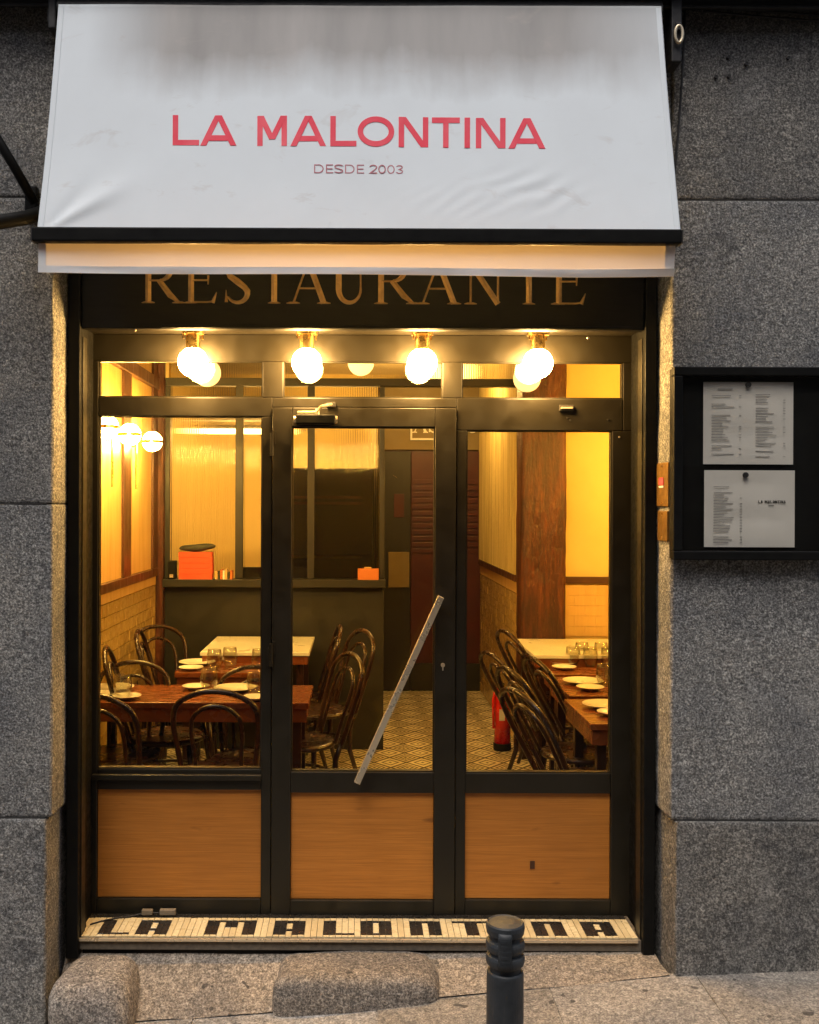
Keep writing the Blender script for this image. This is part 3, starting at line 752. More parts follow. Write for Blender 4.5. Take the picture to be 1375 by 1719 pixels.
canvas = cl.build('canvas', AWN, aw, smooth=True)
sol = canvas.modifiers.new('thickness', 'SOLIDIFY'); sol.thickness = .0015; sol.offset = -1
for xx in (AX0+.012, AX1-.012):
    MB().ribbon([(xx, .01+.98*i/30) for i in range(31)], .018, lambda u, v, h: awn_pt(u, v, h), .0003, .0016).build('side_hem', HEM, canvas)
def print_text(items, y0, y1, t_px, m, name, slope):
    k = 0
    for ch, xa, xb in items:
        mb = MB()
        dy = slope*((xa+xb)/2-600)
        H = y1-y0; w = (xb-xa)/H
        for pts, closed in sans(ch, w, t_px/H):
            k += 1; dense = []
            q = list(pts)+([pts[0]] if closed else [])
            for a, b in zip(q, q[1:]):
                n = max(1, int(math.hypot(b[0]-a[0], b[1]-a[1])/.12))
                dense += [(a[0]+(b[0]-a[0])*i/n, a[1]+(b[1]-a[1])*i/n) for i in range(n)]
            if not closed: dense.append(q[-1])
            P = [(xa+p[0]*H, y1+dy-p[1]*H) for p in dense]
            def mp(x, y, h):
                u, t = awn_px(x, y); return awn_pt(u, t, h)
            mb.ribbon(P, t_px, mp, .0004, .0009+.00025*(k % 5), closed=bool(closed), flat=True)
        mb.build(name, m, canvas)
print_text([('L',286.5,331),('A',333,394),('M',429,479),('A',485,545),('L',552,596),('O',598,659.5),('N',667,717),('T',723,770),('I',777,788),('N',797,847),('A',852,914)], 192.5, 243.5, 9.2, RED, 'printed_letter', .0068)
print_text([('D',525,541),('E',545,557),('S',559,574),('D',577,593),('E',597,609),('2',618,631),('0',633,645.5),('0',648,660.5),('3',662.5,674.5)], 274.5, 289.5, 1.75, PLUM, 'printed_character', .005)
bar = box('front_bar', BLACK, aw, px(55,-.38), px(1140,-.38), -.405, -.352, ZB-.048, ZB+.002, .006, seg=3)
for X in (px(55,-.38)-.004, px(1140,-.38)+.0005):
    box('bar_cap', IRON, bar, X, X+.0035, -.402, -.355, ZB-.046, ZB, 0)
VX0, VX1, VZ1 = px(64,-.37), px(1131,-.37), ZB-.049
def val_z(u): return VZ1-.101-.008*(u**1.3)*(1 if u < .85 else 1-(u-.85)*5.5) - .002*sin(u*9)
def val_fn(z0f, z1f, u0=0, u1=1, dy=0):
    def fn(u, v):
        uu = u0+(u1-u0)*u; X = VX0+(VX1-VX0)*uu; zz = VZ1+(val_z(uu)-VZ1)*(z0f+(z1f-z0f)*v)
        return (X, -.375+dy+.006*fbm(uu*9, v)*(z0f+(z1f-z0f)*v)+.012*(uu**6)*(v), zz)
    return fn
val = MB().grid(val_fn(0, 1), 90, 8).build('valance', VAL, aw, smooth=True)
MB().grid(val_fn(.76, .999, 0, 1, -.0018), 90, 3).build('valance_hem', HEM, val, smooth=True)
MB().grid(val_fn(0, .757, 0, .012, -.0018), 3, 6).build('valance_hem', HEM, val, smooth=True)
MB().grid(val_fn(0, .757, .985, 1, -.0018), 3, 6).build('valance_hem', HEM, val, smooth=True)
roller = MB().lathe([(.045, AX0-.01), (.045, AX1+.01)], 0, YT+.055, 20, 'x', ZT+.0).build('roller_tube', IRON, aw, smooth=False)
for X in (AX0+.10, AX1-.10):
    MB().tube([(X, -.03, 2.80), (X, -.16, 2.74), (X, -.35, ZB-.03)], .014, 8).build('arm', IRON, aw, smooth=True)
    box('arm_plate', IRON, aw, X-.03, X+.03, -.028, .018, 2.74, 2.86, .003)
for X, zl, wx in ((px(88,-.07), pz(56,-.07), .030), (px(1129,-.07), pz(108,-.07), .040)):
    b = box('end_bracket', IRON, aw, X-wx/2, X+wx/2, -.10, -.0005, zl, ZT+.05, .006)
    if X > 0:
        ring = [(X+.004+.014*cos(a*pi/10), -.112, pz(64,-.07)+.032*sin(a*pi/10)) for a in range(20)]
        MB().tube(ring, .006, 8, closed=True).build('crank_eye', STEEL, b, smooth=True)
        box('eye_shank', IRON, b, X-.006, X+.014, -.115, -.1005, pz(57,-.07), pz(44,-.07), .002)
    else:
        box('bracket_lug', IRON, b, X-.024, X-.0155, -.08, -.03, pz(40,-.07), pz(22,-.07), .002)

# cables running along the front above the awning
for i, (y, r, sag, lab) in enumerate(((1, .022, .0, 'thick black cable bundle running along the front above the awning'), (-12, .016, .0, 'upper black cable strung above the awning'),
        (9, .006, .010, 'thin black cable sagging along the wall right above the awning'))):
    pts = [(-3.4+6.8*u/40, -.055-.012*i, pz(y, -.07)+.006*fbm(u*.4, i)-sag*sin(pi*u/40)) for u in range(41)]
    tag(MB().tube(pts, r, 8).build('facade_cable', CABLE, smooth=True), lab, 'cable')
for (x0, y0, xm, ym, x1, y1, lab) in ((1180, 12, 1260, 26, 1420, 31, 'drooping black cable strand at the top right of the wall'), (1210, 8, 1290, 17, 1420, 22, 'second drooping strand just above the lowest cable on the wall')):
    pts = []
    for i in range(25):
        u = i/24; x = (1-u)**2*x0+2*u*(1-u)*xm+u*u*x1; y = (1-u)**2*y0+2*u*(1-u)*ym+u*u*y1
        pts.append((px(x,-.03), -.012-.03*sin(pi*u)*.3, pz(y,-.03)))
    tag(MB().tube(pts, .0055, 6).build('facade_cable', CABLE, smooth=True), lab, 'cable')
pts = [(px(1148,-.02)+(px(1127,-.02)-px(1148,-.02))*(i/20)**1.6, -.012, pz(0,-.02)+(pz(330,-.02)-pz(0,-.02))*i/20) for i in range(21)]
tag(MB().tube(pts, .0045, 6).build('facade_cable', CABLE, smooth=True), 'thin black cable hanging down the wall beside the awning', 'cable')

# iron bracket of the neighbouring sign, left of the awning
br = thing('iron_bracket', (px(50,-.05), 0, pz(360,-.05)), 'black iron wall bracket with slanted stay left of the awning', 'bracket')
MB().tube([(px(70,-.1), -.03, pz(352,-.06)), (px(30,-.2), -.12, pz(364,-.15)), (px(-70,-.3), -.30, pz(386,-.3))], .028, 8).build('arm', BLACK, br, smooth=True)
MB().tube([(px(54,-.08), -.06, pz(343,-.06)), (px(20,-.15), -.12, pz(287,-.12)), (px(-40,-.2), -.2, pz(180,-.2))], .018, 8).build('stay', BLACK, br, smooth=True)
box('wall_plate', BLACK, br, px(44,0), px(64,0), -.035, .004, pz(372,0), pz(318,0), .006)
MB().lathe([(.018,-.045),(.018,-.036)], px(50,0), 0, 6, 'y', pz(328,0)).build('bolt', BLACK, br)

# ------------------------------------------------------------------ menu case
YM = -.06
mc = thing('menu_case', (px(1260,YM), 0, pz(938,YM)), 'black glazed menu case with two printed menu sheets on the granite wall', 'menu case')
mx0, mx1, mz0, mz1 = px(1131,YM), px(1404,YM), pz(938,YM), pz(613,YM)
box('back_board', BLACK, mc, mx0+.004, mx1-.004, -.020, .006, mz0+.004, mz1-.004, 0)
fw = .034
for (a, b, c, d) in ((mx0, mx1, mz1-fw, mz1), (mx0, mx1, mz0, mz0+fw), (mx0, mx0+fw, mz0+fw+.0005, mz1-fw-.0005), (mx1-fw, mx1, mz0+fw+.0005, mz1-fw-.0005)):
    box('frame_bar', BLACK, mc, a, b, YM, -.0205, c, d, .004)
box('glass_pane', GLASS, mc, mx0+fw-.002, mx1-fw+.002, YM+.012, YM+.016, mz0+fw-.002, mz1-fw+.002, 0)
YS = -.026
def sheet_of(x0, y0, x1, y1, magnet, cols, logo):
    X0, X1, Z0, Z1 = px(x0,YS), px(x1,YS), pz(y1,YS), pz(y0,YS)
    def fn(u, v): return (X0+(X1-X0)*u, YS-.0035*sin(pi*u)*abs(sin(2.2*pi*v+.6))-.0005, Z0+(Z1-Z0)*v)
    p = MB().grid(fn, 20, 20).build('menu_sheet', PAPER, mc, smooth=True)
    mb = MB()
    for (cx0, cx1, ya, yb, n) in cols:
        for i in range(n):
            y = ya+(yb-ya)*i/(n-1)
            if random.random() < .16: continue
            w = (cx1-cx0)*random.uniform(.42, 1)
            mb.box(px(cx0,YS), px(cx0+w,YS), YS-.0058, YS-.0052, pz(y+.7,YS), pz(y-.4,YS))
            if random.random() < .6: mb.box(px(cx1+8,YS), px(cx1+12,YS), YS-.0058, YS-.0052, pz(y+.6,YS), pz(y-.3,YS))
    mb.build('printed_lines', INK, p, kind='stuff')
    if logo:
        mb = MB(); x = logo[0]
        for ch in 'LA MALONTINA':
            w = {' ':2, 'I':1.4, 'M':4.6}.get(ch, 3.5)
            if ch != ' ':
                for pts, closed in sans(ch, w/4.6, .24):
                    mb.ribbon([(px(x+q[0]*4.6,YS), pz(logo[1]-q[1]*4.6,YS)) for q in pts], 1.0/S(YS), lambda u, v, h: (u, YS-.0052-h, v), 0, .0005+.0001*random.random(), closed=bool(closed))
            x += w+.6
        mb.box(px(logo[0]+17,YS), px(logo[0]+26,YS), YS-.0057, YS-.0052, pz(logo[1]+4.4,YS), pz(logo[1]+3.4,YS))
        mb.build('printed_name', BTILE, p, kind='stuff')
    MB().lathe([(.0105, YS-.013), (.0105, YS-.0045)], px(magnet[0],YS), 0, 16, 'y', pz(magnet[1],YS)).build('magnet', IRON, mc)
sheet_of(1180, 639, 1331, 777, (1254, 644), [(1193,1231,662,760,22),(1267,1305,660,764,24)], None)
sheet_of(1182, 787, 1334, 916, (1250, 795), [(1197,1233,810,908,22)], (1272, 842))
box('title_line', INK, mc, px(1204,YS), px(1228,YS), YS-.0058, YS-.0052, pz(651.5,YS), pz(650,YS), 0)
# brass plates on the right-hand jamb
for (y0, y1, ya, yb, lab) in ((775, 848, .012, .160, 'tall weathered brass plate with a red mark on the stone jamb'), (856, 906, .022, .145, 'lower plain weathered brass plate on the stone jamb')):
    ym = (ya+yb)/2
    p = thing('brass_plate', (JR-.003, ym, pz(y1, ym)), lab, 'plate')
    box('plate', OLDBRASS, p, JR-.010, JR+.004, ya, yb, pz(y1, ym), pz(y0, ym), .002)
    if y0 == 775:
        box('red_mark', RED, p, JR-.0125, JR-.0103, ym-.02, ym+.035, pz(812,ym), pz(800,ym), 0)
        box('white_mark', PAPER, p, JR-.0125, JR-.0103, ym-.02, ym+.035, pz(817,ym), pz(813.5,ym), 0)
    for z in (pz(y1, ym)+.012, pz(y0, ym)-.012):
        MB().lathe([(.005, JR-.0135), (.005, JR-.0103)], 0, ym, 8, 'x', z).build('screw', BRASS, p)

# ------------------------------------------------------------------ bollard
YBo = 2.74-CD
bx, bt = px(851, YBo), pz(1546, YBo)
gb = gz(bx, YBo)
bo = thing('bollard', (bx, YBo, gb), 'dark grey cast iron bollard with ringed head on the pavement', 'bollard')
R_ = .0500
MB().lathe([(R_*1.18, gb-.05), (R_*1.18, gb+.03), (R_*1.02, gb+.045), (R_*.995, bt-.140), (R_*.97, bt-.132), (R_*.90, bt-.130)], bx, YBo, 40).build('shaft', BOLL, bo, smooth=False, bevel=.003)
prof = [(R_*.84, bt-.132), (R_*.84, bt-.119)]
for zt in (bt-.098, bt-.060):
    prof += [(R_*.84, zt-.017), (R_*1.00, zt-.014), (R_*1.05, zt-.004), (R_*1.05, zt+.004), (R_*1.00, zt+.012), (R_*.84, zt+.014)]
prof += [(R_*.84, bt-.034), (R_*1.0, bt-.030), (R_*1.05, bt-.014), (R_*1.03, bt-.004), (R_*.95, bt+.001), (R_*.88, bt-.002), (R_*.5, bt+.003), (R_*.02, bt+.005)]
hd = MB().lathe(prof, bx, YBo, 40).build('head', BOLL, bo, smooth=False, bevel=.0015)
sh = MB()
def shf(u, v):
    a = -pi/2-.15+(-.34+.68*u); return (bx+R_*1.045*cos(a), YBo+R_*1.045*sin(a), bt-.112+.098*v)
sh.grid(shf, 8, 6)
shd = sh.build('shield_plate', BOLL, hd, smooth=True)
so = shd.modifiers.new('t', 'SOLIDIFY'); so.thickness = .006; so.offset = 0
em = MB()
for i, (z, w) in enumerate(((.018,.5),(.032,.35),(.046,.6),(.060,.4),(.074,.55))):
    em.grid(lambda u, v: (bx+R_*1.12*cos(-pi/2-.15+w*.5*(2*u-1)), YBo+R_*1.12*sin(-pi/2-.15+w*.5*(2*u-1)), bt-.112+z+.007*v), 6, 1)
e2 = em.build('raised_crest', BOLL, hd); so = e2.modifiers.new('t', 'SOLIDIFY'); so.thickness = .004

# ------------------------------------------------------------------ the room inside: shell
XL, XR, YPT, YC, ZC = -1.43, 2.30, 3.37, 5.72, 2.95      # left wall, right wall, partition plane, end of the passage, ceiling
XPR, XCW = .192, 1.165                                   # right edge of the partition, passage wall
floor_ = box('interior_floor', GROUT, None, XL-.1, XR+.1, .462, YC+.2, -.05, -.006, 0, kind='structure')
box('interior_ceiling', CEIL, None, XL-.1, XR+.1, .5205, YC+.2, ZC, ZC+.08, 0, kind='structure')
# floor tiles in sight, each its own piece
tx0, ty0 = -1.42, 1.25
tmesh = None; cnt = 0
for j in range(17):
    for i in range(13):
        X = tx0+TW*(i+.5); Y = ty0+TD*(j+.5)
        if X-TW/2 > XCW and Y > YPT: continue
        if X < XPR-.2 and Y > YPT: continue
        if tmesh is None:
            o = MB().box(-TW/2+.0006, TW/2-.0006, -TD/2+.0006, TD/2-.0006, 0, .006).build('floor_tile', FLOORM, floor_, origin=(0,0,0)); tmesh = o.data
        else:
            o = bpy.data.objects.new('floor_tile', tmesh); COL.objects.link(o); o.parent = floor_
        pw = WL[floor_.name]; o.location = (X-pw[0], Y-pw[1], -.006-pw[2]); cnt += 1
# left wall: tiled dado, rail, pale wood panels between dark battens
wallL = box('wall_left', WALLY, None, XL-.12, XL-.014, .51, YPT+.5, -.05, ZC, 0, kind='structure')
def tiles(name, n_u, n_v, fn, parent):
    mb = MB()
    for j in range(n_v):
        for i in range(n_u): fn(mb, i, j)
    return mb.build(name, TILEW, parent, kind='stuff')
def lt(mb, i, j):
    y0 = .53+.080*i+(.0 if j % 2 else .04); z0 = .01+.073*j
    e = random.uniform(-.002, .002)
    mb.box(XL-.0139, XL+e, y0+.002, y0+.078, z0+.002, z0+.071)
tiles('wall_tiles', 35, 16, lt, wallL)
box('dado_rail', DARKW, wallL, XL-.013, XL+.022, .52, YPT-.01, 1.245, 1.30, .003)
box('dado_cap', PANELW, wallL, XL-.013, XL+.004, .52, YPT-.01, 1.182, 1.2445, .002)
yb = [.64, 1.48, 2.36, 3.24]
for a, b in zip(yb, yb[1:]):
    box('wall_panel', PANELW, wallL, XL-.013, XL, a+.09, b-.09, 1.301, 2.56, .002)
    box('wall_panel', PANELW, wallL, XL-.013, XL, a+.09, b-.09, 2.641, ZC-.01, .002)
for a in yb: box('batten', DARKW, wallL, XL-.013, XL+.016, a-.10, min(a+.10, YPT-.08), 1.301, ZC-.005, .002)
box('picture_rail', DARKW, wallL, XL-.013, XL+.03, .52, YPT-.01, 2.561, 2.64, .003)
box('corner_post', TIMBER, None, XL+.001, XL+.055, YPT-.075, YPT-.003, -.005, ZC, .004, kind='structure')
# right side
wallR = box('wall_right', WALLY, None, XR, XR+.12, .51, YPT+.5, -.05, ZC, 0, kind='structure')
wallB = box('wall_back', WALLY, None, 1.36, XR, YPT-.02, YPT+.1, -.05, ZC, 0, kind='structure')
box('dado_rail', DARKW, wallB, 1.40, XR-.001, YPT-.045, YPT-.0205, 1.195, 1.245, .003)
for j in range(16):
    for i in range(6):
        X0 = 1.40+.150*i-(.075 if j % 2 else 0); Z0 = .01+.0735*j
        X0, X1 = max(1.40, X0), min(XR-.002, X0+.1494)
        if Z0 < .75: continue
        box('wall_tile', PANELW, wallB, X0, X1, YPT-.032+random.uniform(-.001,.001), YPT-.0202, Z0, Z0+.0729, .0008, seg=1)
wallP = box('wall_passage', WALLY, None, XCW+.014, XCW+.14, YPT+.101, YC, -.05, ZC, 0, kind='structure')
def rt(mb, i, j):
    y0 = YPT+.105+.080*i+(.0 if j % 2 else .04); z0 = .01+.073*j
    e = random.uniform(-.002, .002)
    mb.box(XCW+e, XCW+.0139, y0+.002, min(y0+.078, YC-.005), z0+.002, z0+.071)
tiles('wall_tiles', 29, 15, rt, wallP)
box('dado_rail', DARKW, wallP, XCW-.022, XCW+.013, YPT+.103, YC-.003, 1.195, 1.245, .003)
box('dado_cap', PANELW, wallP, XCW-.004, XCW+.013, YPT+.103, YC-.003, 1.11, 1.1945, .002)
fr = MB().grid(lambda u, v: (XCW-.004-.014*abs(sin(u*60*pi)), YPT+.105+(YC-YPT-.11)*u, 1.246+(ZC-1.256)*v), 480, 1)
fr.build('fringe_curtain', FRINGE, wallP, smooth=True)
def post_fn():
    mb = MB(); x0, x1, y0, y1 = 1.150, 1.468, YPT-.16, YPT+.10
    per = [(x0+(x1-x0)*i/10, y0) for i in range(10)] + [(x1, y0+(y1-y0)*i/6) for i in range(6)] + [(x1-(x1-x0)*i/10, y1) for i in range(10)] + [(x0, y1-(y1-y0)*i/6) for i in range(6)]
    n = len(per); nz = 70
    for j in range(nz+1):
        z = -.005+(ZC+.005)*j/nz
        for i, (x, y) in enumerate(per):
            dx, dy = x-(x0+x1)/2, y-(y0+y1)/2; edge = 1 if (i in (0,10,16,26)) else 0
            k_ = .010*fbm(i*.9, z*3)+.004*fbm(i*3.1, z*11)-.012*edge
            l = math.hypot(dx, dy); mb.v.append((x+dx/l*k_, y+dy/l*k_, z))
    for j in range(nz):
        for i in range(n): mb.f.append((j*n+i, j*n+(i+1) % n, (j+1)*n+(i+1) % n, (j+1)*n+i))
    return mb
tag(post_fn().build('timber_post', TIMBER, smooth=True), 'thick rough red brown timber post beside the yellow wall', 'post')
# kitchen partition
part = thing('kitchen_partition', ((XL+XPR)/2, YPT, 0), 'olive black kitchen partition with tall ribbed glass windows', 'partition')
def pxp(x): return px(x, YPT)
def pzp(y): return pz(y, YPT)
box('lower_panel', PARTN, part, XL+.001, XPR, YPT, YPT+.06, -.005, pzp(985), .003)
box('sill', PARTN, part, XL+.056, XPR+.01, YPT-.10, YPT+.075, pzp(985)+.0005, pzp(972), .003)
for (a, b) in ((262, 285), (395, 408), (516, 528), (637, 645.5)):
    box('mullion', PARTN, part, max(pxp(a), XL+.001), pxp(b), YPT-.002, YPT+.062, pzp(972)+.0005, 2.60, .003)
box('beam', PARTN, part, XL+.001, XCW+.013, YPT-.01, YPT+.07, 2.6005, 2.655, .003)
def ribpane(x0, x1, z0, z1, parent):
    mb = MB(); n = int((x1-x0)/.0125)*4
    def f_(u, v): return (x0+(x1-x0)*u, YPT+.022+.0022*cos(u*n/4*2*pi), z0+(z1-z0)*v)
    def g_(u, v): return (x0+(x1-x0)*u, YPT+.030, z0+(z1-z0)*v)
    mb.grid(f_, n, 1); mb.grid(g_, n, 1)
    return mb.build('ribbed_pane', RIBBED, parent, smooth=True)
for (a, b) in ((285, 395), (408, 516), (528, 637)): ribpane(pxp(a), pxp(b), pzp(972)+.001, 2.60, part)
box('lower_rail', PARTN, part, pxp(408)+.0005, pxp(516)-.0005, YPT+.032, YPT+.055, pzp(972)+.0005, pzp(953), .002)
ribpane(pxp(285), pxp(516), 2.656, ZC, part); ribpane(pxp(528), XCW, 2.656, ZC, part)
# kitchen behind the glass
kx0, kx1, ky1 = XL, XPR, 5.4
kback = box('wall_kitchen', WALLY, None, kx0, kx1-.05, ky1, ky1+.1, -.05, ZC, 0, kind='structure')
box('wall_kitchen_side', WALLY, None, kx0-.12, kx0-.001, YPT+.501, ky1+.1, -.05, ZC, 0, kind='structure')
box('wall_passage_left', OLIVE, None, kx1-.049, kx1-.001, YPT+.08, YC, -.05, 2.60, 0, kind='structure')
cab = thing('kitchen_cabinet', (-.13, 4.1, -.005), 'dark tall kitchen cabinet seen through the ribbed glass', 'cabinet')
box('carcass', PARTN, cab, -.56, kx1-.052, 3.55, 4.3, -.005, pz(786, 3.55), .004)
for z in (pz(835,3.55), pz(845,3.55), pz(935,3.55)):
    box('shelf_edge', OLIVE if z < 1.6 else DARKW, cab, -.54, .02, 3.538, 3.5495, z-.010, z+.010, .001)
box('door_panel', PARTN, cab, -.54, -.22, 3.538, 3.5495, .1, 1.2, .002); box('door_panel', PARTN, cab, -.20, .10, 3.538, 3.5495, .1, 1.2, .002)
hood = thing('kitchen_hood', (-.95, 4.8, 2.4), 'steel extractor hood behind the ribbed glass', 'hood')
box('canopy', KGREY, hood, -1.40, -.55, 4.3, 5.38, 2.42, 2.60, .01); box('filter', PARTN, hood, -1.1, -.95, 4.294, 4.2995, 2.45, 2.56, .002); box('filter', PARTN, hood, -.90, -.75, 4.294, 4.2995, 2.45, 2.56, .002)
box('flue', KGREY, hood, -1.1, -.8, 4.7, 5.0, 2.601, ZC-.001, .01)
klamps = ((-.95, 4.15, 2.33, 'warm tube light over the kitchen counter behind the left ribbed pane'), (-.15, 3.75, 2.36, 'warm tube light above the dark kitchen cabinet'))
for X, Y, Z, lab in klamps:
    t = thing('tube_light', (X, Y, Z), lab, 'lamp', 'kitchen tube lights')
    MB().lathe([(.020, X-.33), (.020, X+.33)], 0, Y, 12, 'x', Z).build('tube', KLAMP, t, smooth=False)
    box('batten_fitting', KGREY, t, X-.34, X+.34, Y-.03, Y+.03, Z+.021, Z+.05, .003)
    for q in (-.28, .28): MB().tube([(X+q, Y, Z+.05), (X+q, Y, ZC)], .004, 6).build('hanger', KGREY, t)
mw = thing('kitchen_wall_unit', (px(300,5.2), 5.2, pz(895,5.2)), 'small dark wall unit behind the left ribbed pane', 'unit')
box('body', KGREY, mw, px(270,5.2), px(318,5.2), 5.15, 5.399, pz(890,5.2), pz(850,5.2), .004)
box('face', BLACK, mw, px(298,5.2), px(317,5.2), 5.143, 5.1495, pz(888,5.2), pz(852,5.2), .002)
# red boxes and the orange box on the partition sill
zs = pzp(972)
for i in range(5):
    jx_ = random.uniform(-.006, .006)
    b = tag(box('flat_box', BOXRED, None, px(302.5,YPT-.05)+jx_, px(358,YPT-.05)+jx_, YPT-.095, YPT-.006, zs+.0005+.0385*i, zs+.038+.0385*i, .0015), 'flat orange red cardboard box on the kitchen sill, %s of its stack' % ('bottom', 'second from the bottom', 'middle', 'second from the top', 'topmost')[i], 'box', 'stacked red boxes on the kitchen sill')
zt = zs+.0385*5+.001
def bag(u, v):
    a = 2*pi*u; b = pi*v-pi/2
    r = 1+.25*fbm(3*cos(a), 3*sin(a), v*3)
    return (px(331,YPT-.05)+.125*cos(b)*cos(a)*r, YPT-.05+.042*cos(b)*sin(a), zt+.026+.026*sin(b)*r+.018*max(0, cos(b)*cos(a)))
tag(MB().grid(bag, 28, 12).build('cloth_bundle', CLOTHD, smooth=True), 'dark folded cloth lying on the red box stack', 'cloth')
bk = thing('book_row', (px(378,YPT-.05), YPT-.05, zs), 'row of small pale booklets beside the red boxes', 'books')
for i in range(7):
    X = px(363,YPT-.05)+.0175*i
    box('booklet', (PANELW, CLOTHD, ORANGE, CHINA)[i % 4], bk, X, X+.015, YPT-.09, YPT-.01, zs+.0005, zs+random.uniform(.05,.085), .001)
dv = thing('card_reader', (px(293,YPT-.05), YPT-.05, zs), 'small black device at the left end of the kitchen sill', 'device')
box('body', BLACK, dv, px(284,YPT-.05), px(297,YPT-.05), YPT-.09, YPT-.02, zs+.0005, zs+.13, .006)
box('keypad', STEEL, dv, px(287,YPT-.05), px(293,YPT-.05), YPT-.095, YPT-.0905, zs+.01, zs+.035, .001)
ob = thing('orange_box', (px(618,YPT-.05), YPT-.05, zs), 'single orange box at the right end of the kitchen sill', 'box')
box('carton', ORANGE, ob, px(601,YPT-.05), px(636,YPT-.05), YPT-.095, YPT-.006, zs+.0005, zs+.078, .002)
box('lid', PANELW, ob, px(612,YPT-.05), px(624,YPT-.05), YPT-.07, YPT-.03, zs+.0785, zs+.088, .001)

# end of the passage
wallE = box('wall_passage_end', DARKW, None, kx1-.3, XCW+.3, YC+.001, YC+.1, -.05, ZC, 0, kind='structure')
YE = YC
box('lintel_panel', OLIVE, wallE, kx1, XCW+.013, YE-.03, YE, pz(755,YE), ZC-.001, .002)
dk = thing('washroom_door', (px(668,YE), YE, -.005), 'dark door with small picture at the end of the passage', 'door')
box('leaf', PARTN, dk, kx1+.005, px(689,YE), YE-.05, YE-.001, -.005, pz(758,YE), .003)
pc = box('picture', DKRED, dk, px(661,YE), px(678,YE), YE-.062, YE-.0505, pz(868,YE), pz(829,YE), .002)
box('kick_plate', OLIVE, dk, px(652,YE), px(687,YE), YE-.075, YE-.0505, pz(985,YE), pz(926,YE), .004)
rd = thing('red_shutter', (px(720,YE), YE, -.005), 'dark red slatted panel at the end of the passage', 'panel')
box('panel', DKRED, rd, px(690,YE), XCW-.002, YE-.03, YE-.001, pz(1112,YE), pz(758,YE), .002)
for i in range(12):
    y = 805+i*10.5
    box('slat', DKRED, rd, px(690,YE)+.01, XCW-.03, YE-.045, YE-.0305, pz(y+7,YE), pz(y,YE), .002)
box('plinth', PARTN, rd, px(690,YE), XCW-.002, YE-.04, YE-.001, -.005, pz(1112,YE)-.0005, .002)
# ASEOS sign above it
sg = thing('washroom_sign', (px(733,YE), YE-.04, pz(739,YE)), 'framed ASEOS sign with pale lettering over the passage end', 'sign')
sx0, sx1, sz0, sz1 = px(688,YE), px(784,YE), pz(739,YE), pz(690,YE)
box('board', OLIVE, sg, sx0, sx1, YE-.042, YE-.0305, sz0, sz1, .001)
mb = MB()
for (a, b, c, d) in ((sx0, sx1, sz0, sz0+.018), (sx0, sx1, sz1-.018, sz1), (sx0, sx0+.018, sz0+.018, sz1-.018), (sx1-.018, sx1, sz0+.018, sz1-.018)): mb.box(a, b, YE-.05, YE-.0425, c, d)
mb.build('border', CHINA, sg)
mb = MB(); X = px(692,YE)
for ch in 'ASEOS':
    w, st = serif(ch); hh = 27/S(YE)
    for pts, ws in st:
        ww = [max(q, .06)*hh*1.15 for q in ws] if isinstance(ws, list) else max(ws, .06)*hh*1.15
        mb.ribbon([(X+p[0]*hh, pz(726,YE)+p[1]*hh) for p in pts], ww, lambda u, v, h: (u, YE-.0425-h, v), 0, .003+.0005*random.random())
    X += (w+.06)*hh
mb.build('lettering', CHINA, sg)

# ------------------------------------------------------------------ lamps inside
def wall_globe(X, Y, Z, side, lab):
    t = thing('wall_globe', (X-side*.13, Y, Z), lab, 'lamp', 'globe wall lamps inside')
    r = .062
    MB().sphere((X, Y, Z), r, 24, 8, .16, 1).build('upper_globe', LAMPIN if side > 0 else LAMPADD, t, smooth=True)
    MB().sphere((X, Y, Z), r, 24, 8, -1, -.16).build('lower_globe', LAMPIN if side > 0 else LAMPADD, t, smooth=True)
    MB().lathe([(r*1.03, Z-.010), (r*1.03, Z+.010)], X, Y, 24).build('brass_band', BRASS, t)
    MB().tube([(X-side*r, Y, Z), (X-side*.128, Y, Z)], .006, 8).build('arm', BRASS, t)
    MB().tube([(X-side*.100, Y, Z+.004), (X-side*.100, Y, Z-.30)], .007, 8).build('drop_rod', BRASS, t)
    MB().lathe([(.035, X-side*.128), (.035, X-side*.113)], 0, Y, 16, 'x', Z).build('wall_rose', BRASS, t)
for i, (Y, n) in enumerate(((1.36, 'first'), (1.90, 'second'), (2.53, 'third'))):
    wall_globe(XL+.13, Y, 2.145, 1, 'lit split globe wall lamp on the pale wood panelling, %s in from the window' % n)
    wall_globe(XR-.13, Y, 2.145, -1, 'unseen added globe lamp on the right side wall, %s in from the window' % n)  # added out of view to brighten the right back wall
for (X, Y, Z, lab) in ((px(605,2.3), 2.30, pz(609,2.3), 'dim globe ceiling lamp in the middle of the dining room'), (px(748,4.3), 4.30, pz(625,4.3), 'globe ceiling lamp hanging in the passage'),
        (px(884,2.0), 2.0, pz(634,2.0), 'globe ceiling lamp in front of the timber post'), (px(347,2.0), 2.0, pz(627,2.0), 'globe ceiling lamp over the left hand tables')):
    t = thing('ceiling_globe', (X, Y, ZC), lab, 'lamp', 'ceiling globes in the dining room')
    MB().sphere((X, Y, Z), .08, 24, 14).build('opal_globe', LAMPD if Y > 4 else (LAMPC if abs(X) < .1 else LAMPE), t, smooth=True)
    MB().lathe([(.02, Z+.076), (.02, Z+.11), (.006, Z+.111), (.006, ZC-.02), (.05, ZC-.019), (.05, ZC)], X, Y, 20).build('stem', BRASS, t)

